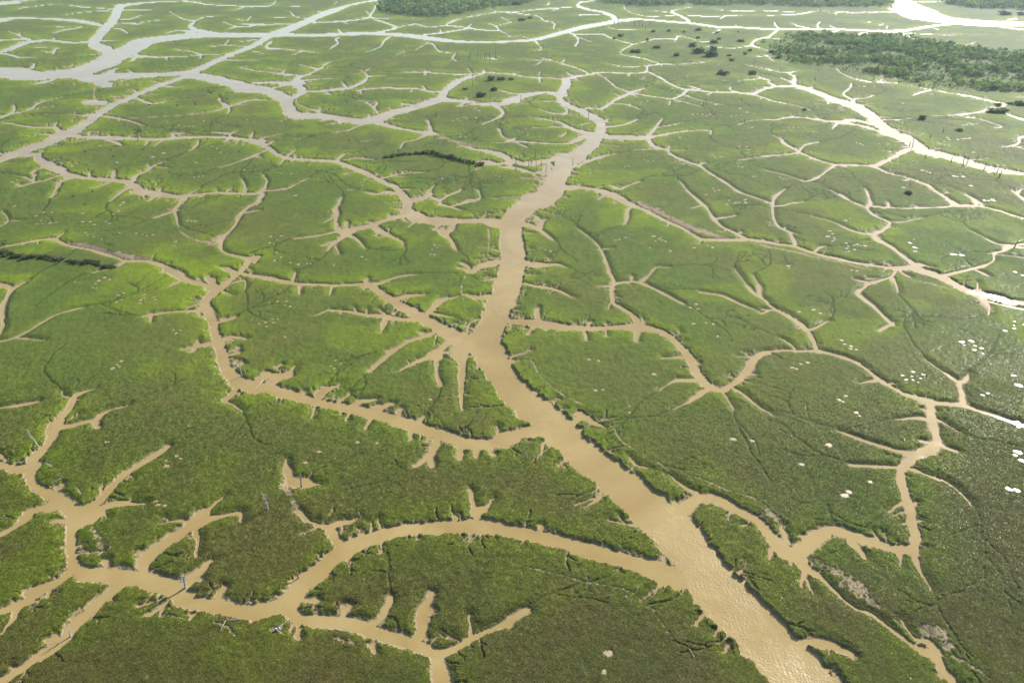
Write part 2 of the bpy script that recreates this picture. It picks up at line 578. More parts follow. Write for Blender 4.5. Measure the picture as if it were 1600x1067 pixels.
140,250,10 160,258,6
40,90,6 100,85,6 150,70,6 220,62,3
0,68,8 25,72,8
300,370,14 320,350,14 335,345,6
620,0,9 635,50,12 640,80,14 620,100,12 660,145,12 740,180,14 760,200,18 720,240,16 670,262,22 680,295,20 770,345,16 820,385,18 880,430,18 930,460,26
640,88,10 750,98,9 850,104,9 1000,100,9 1100,96,9 1170,88,14 1300,88,14 1350,95,14 1450,120,13 1540,150,12 1630,172,11
1160,85,14 1110,40,11 1045,0,9
1310,85,14 1280,50,9 1245,25,5
755,95,8 752,72,5
650,265,14 580,258,8 500,232,5 400,185,3 300,160,3
765,190,8 850,188,4 950,165,3
600,95,4 540,70,5 460,20,4
960,455,14 1000,465,5
1110,520,18 1200,500,16 1300,475,15 1360,458,10 1410,430,7 1415,385,16 1470,370,14 1510,340,18 1560,345,14 1610,350,12
1500,335,8 1430,325,5 1350,285,3 1280,250,3
1540,335,12 1610,325,14
1300,490,8 1350,512,4
1415,390,6 1500,400,3 1570,408,3
1310,605,12 1310,575,8
1560,0,14 1570,30,9 1610,60,8
1530,0,4 1560,20,8
800,490,20 770,530,14 700,555,14 630,575,16 600,600,14 560,630,14 600,670,12 670,725,9 720,775,9 770,820,7
620,565,12 590,560,8
770,540,30 800,580,9 812,620,6
775,825,4 710,860,3
830,500,12 860,520,8
m 870,550,10 970,570,12 1060,590,12 1130,610,8
-10,690,10 40,730,14 150,790,15 240,860,22 280,920,18 305,990,26 310,1000,24
255,865,16 310,845,14 360,815,5
0,738,8 40,738,8
-20,1000,14 100,990,14 200,995,14 300,995,18 380,1008,12 460,1035,10 570,1070,10
170,985,14 150,960,8 105,930,4
@ 0 550
1380,-10,62 1400,60,60 1420,120,60 1460,160,70 1510,200,80 1560,220,80 1610,235,70
1480,250,30 1420,290,22 1400,305,20 1460,330,6 1500,360,4
540,245,12 490,265,22 455,300,28 440,350,28 390,400,36 360,450,56 330,510,50 300,580,44 250,630,60 215,670,70 200,730,80 200,790,70 220,840,60 300,885,60 380,930,70 430,980,70 460,1040,70 460,1075,75
390,262,5 400,275,6 450,285,8
370,470,30 450,460,16 520,440,14 600,425,12 640,390,8 700,360,7 760,345,5
600,430,5 605,455,3
310,465,14 300,490,10 310,540,12
215,720,60 130,730,70 60,720,50 -20,695,30
0,650,40 20,660,20
m -20,580,8 60,605,10 100,630,5
340,960,60 260,980,36 190,1000,30 150,1030,24
490,1010,60 560,970,50 630,920,44 680,870,40 740,800,38 800,750,28 870,710,22 940,665,20 1020,615,8
540,1000,70 600,990,40 680,960,30 750,945,36 860,950,8
560,1040,70 520,1060,80
m 280,690,10 360,740,10 400,790,10 480,850,14 520,910,14
1360,935,10 1310,980,18 1260,1010,40 1230,1060,40
1280,1040,20 1400,1020,10 1500,1005,14 1510,1030,8
0,350,6 110,335,6 200,320,3
@ 400 550
-30,215,70 60,225,60 150,250,55 300,295,50 400,320,50 530,345,55 650,370,60 800,410,55 950,450,60 1050,480,60 1150,515,60 1250,550,60 1350,570,60 1450,575,60 1540,565,60 1610,545,60
60,140,40 130,150,40 200,140,40 230,110,14
30,160,40 20,200,40
130,180,14 70,215,14
400,280,50 430,240,50 460,225,24
520,310,20 555,285,14
620,330,30 650,310,20 700,305,14
760,350,40 800,340,16
890,395,14 895,380,8
1010,440,14 1030,420,6
370,350,16 360,390,8
590,375,16 575,405,10
720,425,14 695,460,6
970,490,14 965,525,10
1130,560,30 1110,610,26 1080,650,16 1030,690,6
1090,660,10 1100,690,6
1280,590,16 1280,640,8
1385,600,16 1380,630,8
1520,530,16 1515,490,8
1300,-5,60 1295,60,40 1290,120,40 1290,180,34 1285,240,26 1285,300,18 1285,345,8
1130,0,30 1060,40,24 980,75,20 920,105,12
1090,30,30 1140,40,20 1150,-10,30
1130,60,14 1130,140,10 1150,190,6
860,0,8 780,60,8 730,105,5
1380,1010,60 1360,950,24 1350,890,8
1420,990,40 1460,950,16
200,740,20 210,780,14 230,810,40 310,820,50 360,825,10
190,700,10 200,750,20
m 240,940,20 270,1000,24 310,1060,20
m 180,840,60 210,900,40
@ 800 550
-130,30,180 -60,150,170 20,250,170 130,350,180 240,440,190 330,530,200 430,620,200 530,710,200 640,800,205 760,900,210 880,1000,230 960,1070,240
-50,530,60 50,510,60 130,500,80
420,390,50 470,420,40 530,450,20
390,440,30 430,410,30
m 120,50,12 160,130,12 190,170,10 240,215,8 330,280,7 430,330,7
m 640,485,12 660,530,10 720,590,10 800,640,10 870,670,10 960,730,10 1000,755,8 1100,780,8 1220,815,10 1340,870,10 1480,910,10 1560,950,8 1600,980,8
m 540,430,20 600,430,24 620,470,14
760,690,14 770,705,14 800,715,6
560,880,20 540,920,20 490,950,8
195,590,16 190,620,8
1000,1040,80 1090,970,70 1170,915,50 1250,915,50 1340,955,55 1430,1000,50 1510,1040,45 1560,1080,45
1150,880,20 1090,850,14 1020,800,5
1080,-10,36 1120,50,40 1160,130,44 1200,185,44 1240,220,40 1310,240,36 1370,210,34 1430,165,34 1480,110,30 1510,55,28 1560,20,24 1610,5,18
1170,175,14 1100,178,12 1020,180,9 940,225,4
1220,235,18 1160,275,14 1100,315,8 1035,345,4
1310,245,18 1340,280,8 1375,340,4
1390,230,18 1440,260,14 1500,310,12 1560,355,10 1600,375,8
1070,35,10 980,38,6
@ 1200 550
350,0,12 420,20,12 500,45,12 590,90,14 660,145,18 700,175,20 780,225,18 860,265,18 940,290,20 1000,305,30 1060,318,14 1150,328,14 1220,335,20 1300,365,14 1400,395,14 1500,430,14 1630,470,14
680,178,10 600,190,4
1220,325,16 1210,260,10 1195,200,12 1230,180,9 1250,150,5
1190,190,5 1100,130,3 1000,60,4
1010,310,30 1020,370,38 1025,430,40 1040,490,42 1055,540,46 1040,590,50 990,620,44 940,640,50 890,680,60 850,720,60 830,770,50 840,830,50 860,890,50 880,950,48 895,1010,50 905,1075,55
1000,420,12 920,412,8 840,420,6
1050,420,14 1100,445,6 1160,480,3
1080,585,14 1130,605,5
900,635,20 820,622,12 740,598,10 660,575,8 560,540,5 470,505,3
830,725,16 760,720,12 660,715,6 560,710,3
900,735,26 970,760,16 1060,795,18 1100,805,10 1180,860,6 1250,930,3
850,940,16 800,965,8 780,985,4
@ 0 800
460,-10,75 455,60,72 450,130,62 445,200,64 450,270,70 460,330,90 520,380,90 640,390,80 760,400,90 860,420,110 980,450,110 1080,490,110 1150,540,110 1250,570,90 1380,590,90 1500,620,95 1620,635,95
460,360,70 400,410,40 330,450,40 250,490,50 180,550,44 100,590,44 0,625,36 -40,640,36
110,600,40 90,660,24 50,710,12
190,500,40 220,480,20
780,440,44 720,480,40 660,530,40 600,580,40 540,640,56 480,690,56 440,740,40 400,800,40 320,860,36 230,915,34 150,970,34 80,1020,36 20,1055,36 -60,1095,36
900,370,50 900,320,50 930,280,56 1000,220,56 1060,180,56 1140,130,60 1210,80,56 1260,40,60 1300,0,30
1240,80,40 1320,50,16 1420,20,14 1500,10,20
1220,130,40 1240,180,20 1230,240,10
1170,450,40 1210,400,40 1260,360,24
1010,590,20 985,605,10
1360,530,16 1370,515,10
180,30,40 100,90,24 30,130,26 -20,150,26
400,60,20 420,60,20
400,220,20 420,220,20
540,40,60 600,20,50
m 590,90,30 620,160,36 650,220,24
m 1000,640,20 1200,680,10 1320,695,10 1420,720,12 1480,780,10
@ 400 800
-20,628,95 60,610,90 140,590,100 200,570,110 250,500,100 300,440,100 380,380,100 450,320,100 530,260,105 620,210,100 720,170,85 820,140,85 950,110,75 1080,100,75 1200,95,80 1320,90,85 1440,90,95 1530,105,75 1620,125,75
540,210,90 500,170,60 470,120,60 450,90,30 400,85,30 340,60,14 290,20,10
500,80,30 560,65,24
720,130,16 725,100,6
780,110,16 775,80,6
1380,60,50 1390,20,30 1410,-20,60
200,600,100 240,650,80 300,675,70 400,680,66 500,690,50 600,700,60 700,735,60 800,770,60 900,800,66 980,830,60 1060,860,66 1120,890,66 1140,950,66 1150,1000,75 1170,1090,80 1180,1200,80
270,720,20 270,735,14
740,695,24 780,665,18 820,600,12 830,575,5
1000,800,50 1040,750,46 1040,700,36 1040,640,40 1055,590,26 1080,550,10
1120,890,60 1200,870,36 1270,840,36 1320,800,44 1380,775,30 1450,745,22 1520,715,18 1600,675,14
1340,790,30 1345,740,20 1340,690,8
m 120,740,30 160,745,40
m 500,800,40 620,830,40
@ 800 800
-10,120,80 80,140,75 200,165,85 330,190,85 450,235,90 600,275,95 720,310,100 850,355,110 950,385,120 1030,420,140
880,-10,225 970,80,240 1060,190,250 1150,300,240 1220,410,290 1300,500,310 1390,590,310 1480,690,310 1570,790,310 1680,900,320 1800,1020,330 1900,1150,340 2050,1350,340
m 30,340,8 180,370,10 300,400,14 450,440,12 580,465,10 700,490,10 800,540,10 880,620,8 960,730,12 1040,840,10
m 1150,970,8 1210,1030,8
m 860,600,6 950,650,6 1050,740,10
-20,700,24 0,670,20 60,630,6
1195,640,14 1175,670,6
1310,720,14 1290,740,6
1370,810,14 1345,840,6
@ 1200 800
-50,70,50 20,150,60 80,220,80 150,260,90 220,230,90 290,170,80 360,130,60 420,120,50 500,145,46 600,170,46 700,205,56 780,230,60 850,235,60 910,230,66 920,160,60 910,100,56 895,40,56 885,-20,55
910,250,60 930,320,30 950,370,14 1000,450,4
820,250,50 830,300,16
200,290,70 240,350,60 290,380,40 350,430,16 420,500,14 500,570,14 560,610,10 630,630,16 700,680,16 780,740,18 860,800,20 930,850,30 1020,890,60 1060,930,50 1100,990,40 1150,1050,40 1180,1080,40 1260,1200,40
230,380,40 215,420,20
240,420,10 260,470,4
110,170,14 100,130,20
m 90,130,30 60,60,40 20,20,50
1050,870,50 1000,810,30 920,790,14 860,720,8
m 1000,730,60 1060,770,80 1110,830,60
m 250,285,30 330,330,50 430,390,70 520,450,60 600,520,50 680,595,24 760,655,9 860,735,7
m 1130,900,14 1240,950,24 1300,990,12 1390,1060,7
330,815,60 400,830,40 460,860,14
500,150,30 540,200,20 580,250,8
"""
# little round pools (salt pans) on the marsh: sheet origin, then x,y,size in sheet quarters
PANS = """
@ 0 300
275,135,14 330,138,8 232,158,9 262,188,7 237,210,10 268,208,8 322,202,14 360,198,10 520,195,12 568,195,12 594,212,10 525,142,9 775,75,18 755,92,14 745,128,14 712,150,10 690,205,10 665,195,8 540,262,12 550,278,9 590,290,9 640,303,9 750,265,9 857,268,11 895,276,7 920,284,12 958,276,12 1102,320,12 1095,345,10 1180,186,12 1200,190,10 1222,192,14 95,98,12 658,545,18 625,562,16 605,580,14 690,553,14 585,607,14 608,610,12 475,572,10 780,640,14 750,652,16 765,682,12 735,695,14 912,650,16 905,670,12 885,685,16 882,705,14 968,667,14 977,682,14 1090,873,14 1137,872,12 1108,892,16
@ 400 300
95,288,16 160,284,14 90,327,12 132,312,10 130,385,12 160,417,12 120,435,14 218,452,12 268,462,14 320,458,10 345,455,8 665,413,16 692,430,10 1118,340,12 1150,348,10 1135,357,9 1105,367,9 1093,396,12 1118,399,14 85,702,10 140,693,14 192,695,14 185,718,12 220,724,18 110,802,14 142,803,12 65,823,16 25,832,14 112,825,12 70,850,14 186,915,16 250,30,14 275,28,8
@ 800 300
710,295,14 672,303,12 650,310,12 885,285,18 918,302,12 932,293,9 895,314,12 938,308,10 960,317,12 990,377,16 1140,356,16 1222,342,10 1255,353,14 862,356,9 180,360,9 212,367,8 243,377,14 1115,730,18 1152,708,18 1165,740,16 1135,832,18 1210,826,16 1258,836,18 1285,910,18 482,1053,22 543,1062,16 1355,60,8 1345,82,12 1395,78,14 1420,72,8 1458,57,14 1460,77,12 1210,25,8
@ 1200 300
485,186,14 510,175,9 385,252,16 403,270,12 372,287,18 410,295,10 415,305,12 402,315,12 488,330,14 500,348,10 535,343,10 556,335,14 575,347,8 605,344,16 492,362,12 540,370,12 505,380,12 485,385,8 885,327,18 908,307,8 915,356,20 918,380,14 1155,400,28 1208,404,22 128,470,18 130,482,12 523,495,14 555,502,14 195,757,18 283,744,20 327,766,18 460,935,22 478,960,18 518,972,18 517,988,18 550,995,14 1210,945,28 1268,940,26 1225,965,16 1290,970,16 1332,985,22 1288,995,22 1340,1020,12 1480,877,20 1535,862,20 1535,845,12 1535,818,14 1595,838,14 1540,510,18 1585,530,12 1350,62,12 1400,60,14
@ 0 550
764,65,20 743,90,14 752,100,14 710,110,22 678,570,20 1112,658,22 1136,676,20 1045,690,20 1050,722,26 985,940,22 1000,963,26 1038,967,24
@ 400 550
500,62,16 472,97,14 535,80,10 492,112,14 1092,305,24 1080,337,10 1052,338,12 640,573,22 765,579,20 397,632,26 316,700,24
@ 800 550
482,55,22 543,65,18 888,147,26 523,247,26 570,245,18 735,346,18 735,384,18 1382,553,32 1502,563,26
@ 1200 550
205,82,20 247,74,20 150,106,20 176,114,22 485,283,20 443,308,24 468,320,16 550,388,26 570,408,14 378,590,34 210,709,30 635,820,28 502,882,30 477,905,38 905,132,22 968,150,22 898,160,14 905,183,18 860,181,20 952,172,14 840,155,18 937,198,12 1338,275,24 1372,267,20 1563,216,34 1530,155,24 1557,635,40 1542,655,26 1582,688,34 1500,865,36 1552,875,34
@ 800 800
600,890,44 578,1005,34
@ 0 120
1120,312,8 1160,318,8 1185,318,10 1208,318,8 1275,282,8 1025,485,14 960,508,14 735,543,12 630,437,14 1230,545,10 1300,522,9 1330,443,9 1360,455,9 1380,482,10 1215,637,10 1245,632,10 1270,632,10 80,665,12 110,655,8 290,242,5 240,170,4 1500,592,8 1530,588,8 1565,592,8 1550,275,7 1585,285,6
@ 400 120
1230,283,10 1260,272,10 1270,285,8 1300,262,10 1320,265,10 1375,262,12 1395,220,14 660,412,9 680,410,9 700,408,9 1255,360,9 1275,365,10 1280,380,9 1310,385,9 1300,358,7 250,398,9 275,395,9 140,610,8 160,615,9 225,612,9 395,585,7 420,580,8 430,590,6 580,715,9 600,715,8 665,690,9 250,748,9 275,748,8 670,712,6 1165,645,14 1500,625,8 1525,630,8
@ 800 120
820,20,12 830,10,8 805,170,7 845,158,12 810,160,5 1130,242,10 1160,240,8 1190,240,10 1215,250,10 1240,242,9 1258,255,9 1370,252,8 1400,248,8 1430,248,5 1470,228,14 1510,238,8 1425,205,12 1425,160,9 1015,98,10 1050,387,12 1400,440,9 1420,443,9 1465,443,9 1478,463,9 1475,480,8 1255,498,10 1270,508,10 1312,508,10 1410,548,8 1430,543,8 1415,565,9 1440,572,10 1510,632,12 1530,630,6 1255,708,10 1265,720,9 1295,717,10 1215,748,9 1355,780,8 1460,775,12 1455,790,9 825,527,7 850,530,7 880,533,7 705,573,9 730,567,8 490,590,9 463,605,8 495,605,8 528,598,8 40,345,6 100,368,8 90,378,6 175,383,8 65,350,6 648,463,7 1500,322,10 1480,330,9
@ 1200 120
300,178,9 325,178,9 310,195,8 345,185,8 370,205,7 380,215,7 410,215,6 250,160,8 130,325,7 160,322,7 190,325,7 220,325,7 235,335,6 100,345,7 150,340,6 285,350,7 305,353,7 555,420,9 575,425,9 590,435,9 845,172,9 570,65,8 600,65,12 665,68,7 1220,310,9 1240,305,9 1260,298,9 1275,305,9 1300,302,7 1120,388,9 1130,400,9 1100,412,9 1075,430,8 1105,435,6 1128,437,9 1185,398,9 1215,395,10 1235,392,9 1258,392,10 965,365,8 980,362,6 950,378,6 965,592,14 990,600,10 1010,610,10 1160,628,14 1180,632,10 1218,632,14 1265,690,12 1350,780,12 1375,782,10 1400,775,14 1415,785,9 845,700,12 75,638,10 92,648,10 110,650,10 905,535,6 930,540,6 1285,480,8 765,300,4 840,298,6
@ 800 0
470,360,6 455,365,6 490,365,5 510,320,5 480,318,5 265,345,5 230,345,5 300,350,4 225,415,6 235,420,5 510,400,5 515,420,5 820,490,8 800,500,6 815,497,6 1020,490,5 1045,488,5 1095,483,8 1150,445,7 1230,405,5 1290,408,5 1405,352,5 1340,432,5 625,440,4 590,435,4
"""
# ---------------------------------------------------------------- sheet units -> metres on the ground
F = 24.0/36.0*1600.0; CP, SP = math.cos(PITCH), math.sin(PITCH)
def to_ground(x, y, z=0.0):
    u = np.asarray(x, float) - 800.0; v = 533.5 - np.asarray(y, float)
    Y = F*CP + v*SP; Z = -F*SP + v*CP
    t = (z - CAM_H)/Z
    return u*t, Y*t
def to_sheet(X, Y, Z=0.0):
    Z = Z - CAM_H
    d = Y*CP - Z*SP; up = Y*SP + Z*CP
    return 800.0 + F*X/d, 533.5 - F*up/d

# ---------------------------------------------------------------- value noise
def _hash(ix, iy, seed):
    h = (ix.astype(np.int64)*374761393 + iy.astype(np.int64)*668265263 + seed*1442695041) & 0xFFFFFFFF
    h = ((h ^ (h >> 13))*1274126177) & 0xFFFFFFFF
    h = h ^ (h >> 16)
    return (h & 0xFFFF).astype(np.float32)/65535.0
def vnoise(x, y, seed=0):
    fx = np.floor(x); fy = np.floor(y)
    ix = fx.astype(np.int64); iy = fy.astype(np.int64)
    tx = (x-fx).astype(np.float32); ty = (y-fy).astype(np.float32)
    tx = tx*tx*(3-2*tx); ty = ty*ty*(3-2*ty)
    a = _hash(ix, iy, seed); b = _hash(ix+1, iy, seed); c = _hash(ix, iy+1, seed); d = _hash(ix+1, iy+1, seed)
    return (a+(b-a)*tx)*(1-ty) + (c+(d-c)*tx)*ty
def fbm(x, y, seed=0, n=3):
    s = 0; a = 0.5; t = 0
    for k in range(n):
        s = s + a*vnoise(x, y, seed+k); t += a; a *= 0.5; x = x*2.03+7.1; y = y*2.03-3.7
    return s/t
def sstep(e0, e1, x):
    t = np.clip((x-e0)/(e1-e0), 0, 1); return t*t*(3-2*t)

# ---------------------------------------------------------------- reaches
def parse(text, mult=0.25):
    out = []; ox = oy = 0
    for ln in text.strip().splitlines():
        ln = ln.strip()
        if not ln: continue
        if ln[0] == '@':
            _, a, b = ln.split(); ox, oy = float(a), float(b); continue
        kind = 'c'
        if ln[0] == 'm': kind = 'm'; ln = ln[1:].strip()
        pts = []
        for tok in ln.split():
            a, b, c = (float(q) for q in tok.split(','))
            pts.append((ox+a*mult, oy+b*mult, c*mult))
        out.append((kind, pts))
    return out

def spline(P, n):
    P = np.array(P, float)
    if len(P) < 3:
        t = np.linspace(0, 1, n+1)[:, None]; return P[0]*(1-t)+P[-1]*t
    Q = np.vstack([2*P[0]-P[1], P, 2*P[-1]-P[-2]]); out = []
    for i in range(1, len(Q)-2):
        p0, p1, p2, p3 = Q[i-1], Q[i], Q[i+1], Q[i+2]
        for k in range(n):
            t = k/n
            out.append(0.5*((2*p1)+(-p0+p2)*t+(2*p0-5*p1+4*p2-p3)*t*t+(-p0+3*p1-3*p2+p3)*t**3))
    out.append(P[-1]); return np.array(out)

def reach_to_world(pts):
    """sheet polyline with widths -> world X, Y, half-width (m)"""
    S = spline(pts, 4)
    S[:, 2] = np.maximum(S[:, 2], 0.5)*(0.60+0.40*sstep(1.5, 7.0, S[:, 2]))
    X, Y = to_ground(S[:, 0], S[:, 1])
    d = np.gradient(S[:, :2], axis=0); L = np.hypot(d[:, 0], d[:, 1])+1e-9
    nx, ny = -d[:, 1]/L, d[:, 0]/L
    X2, Y2 = to_ground(S[:, 0]+nx*S[:, 2]*0.5, S[:, 1]+ny*S[:, 2]*0.5)
    X3, Y3 = to_ground(S[:, 0]-nx*S[:, 2]*0.5, S[:, 1]-ny*S[:, 2]*0.5)
    gX, gY = np.gradient(X), np.gradient(Y); gl = np.hypot(gX, gY)+1e-9
    w = 0.5*np.abs((X2-X3)*gY-(Y2-Y3)*gX)/gl
    return np.stack([X, Y, w], 1)

raw = parse(SURVEY)
reaches = []                         # (kind, world pts, rank)
for kind, pts in raw:
    reaches.append((kind, reach_to_world(pts)))

# a reach whose end meets no other water thins out into a thread
_all = [(i, P) for i, (k, P) in enumerate(reaches) if k == 'c']
_pts = np.concatenate([P for _, P in _all]); _own = np.concatenate([np.full(len(P), i) for i, P in _all])
for i, P in _all:
    if len(raw[i][1]) < 2: continue
    Q = P
    for end in (0, -1):
        x, y, w = P[end]
        o = _own != i
        dd = np.hypot(_pts[o, 0]-x, _pts[o, 1]-y)-_pts[o, 2]
        if dd.min() < 0.6*w+0.3: continue
        k2 = 2 if end == 0 else -3
        if len(P) < 4: k2 = -1 if end == 0 else 0
        a = math.atan2(y-P[k2][1], x-P[k2][0]); ext = []
        L_ = 2.2*w+1.5
        for t in (0.3, 0.65, 1.0):
            a += 0.25*math.sin(i*7.3+t*5)
            ext.append((x+math.cos(a)*L_*t, y+math.sin(a)*L_*t, max(0.03, w*(0.75, 0.4, 0.06)[(0.3, 0.65, 1.0).index(t)])))
        ext = np.array(ext)
        Q = np.vstack([ext[::-1], Q]) if end == 0 else np.vstack([Q, ext])
    reaches[i] = ('c', Q)

# small side gullies cut into the banks
R = random.Random(5)
gullies = []
def gully(x, y, a, L, w, depth=0):
    n = 4; pts = []; ww = w
    for k in range(n+1):
        t = k/n
        pts.append((x, y, max(0.02, ww*(1-t)**1.2)))
        if depth == 0 and k in (1, 2, 3) and R.random() < 0.45:
            gullies.append(gully(x, y, a+R.choice((-1, 1))*R.uniform(0.5, 1.0), L*R.uniform(.25, .5), w*0.6*(1-t), 1))
        a += R.uniform(-.35, .35)
        x += math.cos(a)*L/n; y += math.sin(a)*L/n
    return np.array(pts)
for kind, P in reaches:
    if kind != 'c': continue
    seg = np.hypot(np.diff(P[:, 0]), np.diff(P[:, 1])); acc = 0; nxt = R.uniform(1, 5)
    for i in range(len(seg)):
        w = 0.5*(P[i, 2]+P[i+1, 2]); dist = math.hypot(P[i, 0], P[i, 1])
        if w < 0.45 or dist > 900: continue
        sc = max(1.0, dist/230.0)
        acc += seg[i]
        while acc > nxt:
            t = R.random(); x = P[i, 0]+(P[i+1, 0]-P[i, 0])*t; y = P[i, 1]+(P[i+1, 1]-P[i, 1])*t
            dx, dy = P[i+1, 0]-P[i, 0], P[i+1, 1]-P[i, 1]; a = math.atan2(dy, dx)
            side = R.choice((-1, 1)); an = a+side*(math.pi/2+R.uniform(-.7, .5))
            L = R.choice((1.0, 1.3, 1.7, 2.3, 3.0, 4.2, 6.0))*min(1.6, 0.45+0.25*w)*sc**0.7*R.uniform(.7, 1.3)
            x0 = x+math.cos(a+side*math.pi/2)*w*0.9; y0 = y+math.sin(a+side*math.pi/2)*w*0.9
            gullies.append(gully(x0, y0, an, L+w*0.15, R.uniform(.07, .19)*min(1.5, .5+.3*w)*sc**0.9))
            fr = 0.3+1.9*abs(math.sin(i*0.19+len(P)*1.7)); nxt += (R.expovariate(1/1.4)*fr+0.4)*sc
veins = []
def rill(x, y, a, L, w, depth=0):
    n = 9; pts = []; bend = R.uniform(-.12, .12)
    for k in range(n+1):
        t = k/n
        pts.append((x, y, max(0.03, w*(1-0.8*t))))
        if depth < 2 and k in (2, 3, 4, 5, 6, 7) and R.random() < 0.36:
            veins.append(rill(x, y, a+R.choice((-1, 1))*R.uniform(.4, .9), L*R.uniform(.3, .55), w*0.7*(1-0.7*t), depth+1))
        a += bend+R.uniform(-.3, .3)
        x += math.cos(a)*L/n; y += math.sin(a)*L/n
    return np.array(pts)
print("reaches", len(reaches), "gullies", len(gullies))

# ---------------------------------------------------------------- terrain lattice: a fan whose cells grow with distance
def axis(parts):
    out = []
    for a, b, s in parts: out.extend(np.arange(a, b, s))
    return np.array(out)
STEP = 1.45
gx = axis([(-1200, -500, 55), (-500, -60, 11), (-60, 1660, STEP), (1660, 2100, 11), (2100, 2801, 55)])
top = [-86, -83, -80, -76, -72, -64, -56, -48, -41, -34, -28, -22, -17, -13, -10, -7.5, -5.5, -4]
gy = np.concatenate([top, axis([(-2.5, 1090, STEP), (1090, 1200, 6), (1200, 1801, 50)])])
GX, GY = np.meshgrid(gx, gy)
WX, WY = to_ground(GX, GY)
NR, NC = WX.shape
DIST = np.hypot(WX, WY)
print("terrain verts", WX.size)
D = np.full(WX.shape, 60.0, np.float32)      # distance to nearest water edge, m (negative inside)
HW = np.zeros(WX.shape, np.float32)          # half width of that channel
DB = np.full(WX.shape, 60.0, np.float32)     # distance to nearest larger creek
MUD = np.full(WX.shape, 9.0, np.float32)
DV = np.full(WX.shape, 9.0, np.float32)      # distance to grown-over runnels
DG = np.full(WX.shape, 9.0, np.float32)      # distance to dry gullies and rills

def raster(P, marg, kind, wrank=None):
    sx, sy = to_sheet(P[:, 0], P[:, 1])
    for i in range(len(P)-1):
        ax, ay, aw = P[i]; bx, by, bw = P[i+1]
        m = marg + max(aw, bw)
        x0, x1 = min(ax, bx)-m, max(ax, bx)+m; y0, y1 = max(5.0, min(ay, by)-m), max(ay, by)+m
        cx, cy = to_sheet(np.array([x0, x1, x0, x1]), np.array([y0, y0, y1, y1]))
        c0 = np.searchsorted(gx, cx.min()); c1 = np.searchsorted(gx, cx.max())
        r0 = np.searchsorted(gy, cy.min()); r1 = np.searchsorted(gy, cy.max())
        if c1 <= c0 or r1 <= r0: continue
        xs = WX[r0:r1, c0:c1]; ys = WY[r0:r1, c0:c1]
        dx, dy = bx-ax, by-ay; L2 = dx*dx+dy*dy+1e-9
        t = np.clip(((xs-ax)*dx+(ys-ay)*dy)/L2, 0, 1)
        q = np.hypot(xs-(ax+t*dx), ys-(ay+t*dy)) - (aw+t*(bw-aw))
        if kind == 'm':
            s = MUD[r0:r1, c0:c1]; np.minimum(s, q/(0.3+aw), out=s); continue
        if kind == 'v':
            s = DV[r0:r1, c0:c1]; np.minimum(s, q, out=s); continue
        if kind == 'd':
            s = DG[r0:r1, c0:c1]; np.minimum(s, q, out=s); continue
        s = D[r0:r1, c0:c1]; h = HW[r0:r1, c0:c1]
        better = q < s
        s[better] = q[better]
        h[better] = (aw+t*(bw-aw))[better] if wrank is None else wrank
        if kind == 'c' and max(aw, bw) > 1.0:
            sb = DB[r0:r1, c0:c1]; np.minimum(sb, q+ max(0, 2.5-max(aw, bw))*2, out=sb)

for kind, P in reaches:
    wm = P[:, 2].max()
    far = max(1.0, np.hypot(P[:, 0], P[:, 1]).min()/200.0)
    raster(P, 3.0 if kind == 'm' else (16.0 if wm > 1.5 else 5.0)*far**0.5, kind)
def grid_lookup(A, sx, sy):
    """bilinear lookup of a lattice field at sheet positions"""
    c = np.clip(np.searchsorted(gx, sx)-1, 0, NC-2); r = np.clip(np.searchsorted(gy, sy)-1, 0, NR-2)
    tx = (sx-gx[c])/(gx[c+1]-gx[c]); ty = (sy-gy[r])/(gy[r+1]-gy[r])
    return (A[r, c]*(1-tx)+A[r, c+1]*tx)*(1-ty)+(A[r+1, c]*(1-tx)+A[r+1, c+1]*tx)*ty
for (kind, P), (_, sp_) in zip(reaches, raw):
    if kind != 'c': continue
    for end, nx_, wq in ((0, 2, sp_[0][2]), (-1, -3, sp_[-1][2])):
        if wq > 1.6 or len(sp_) < 3: continue
        x, y, w = P[end]; dist = math.hypot(x, y)
        if dist > 800: continue
        a = math.atan2(y-P[nx_][1], x-P[nx_][0]); f_ = max(1.0, dist/230.0)
        sx1, sy1 = to_sheet(np.array([x+math.cos(a)*2.5*f_]), np.array([y+math.sin(a)*2.5*f_]))
        if not (0 < sx1[0] < 1600 and 0 < sy1[0] < 1067) or grid_lookup(D, sx1, sy1)[0] < 0.8*f_: continue
        veins.append(rill(x, y, a, R.uniform(14, 34)*f_**0.7, 0.16*f_))

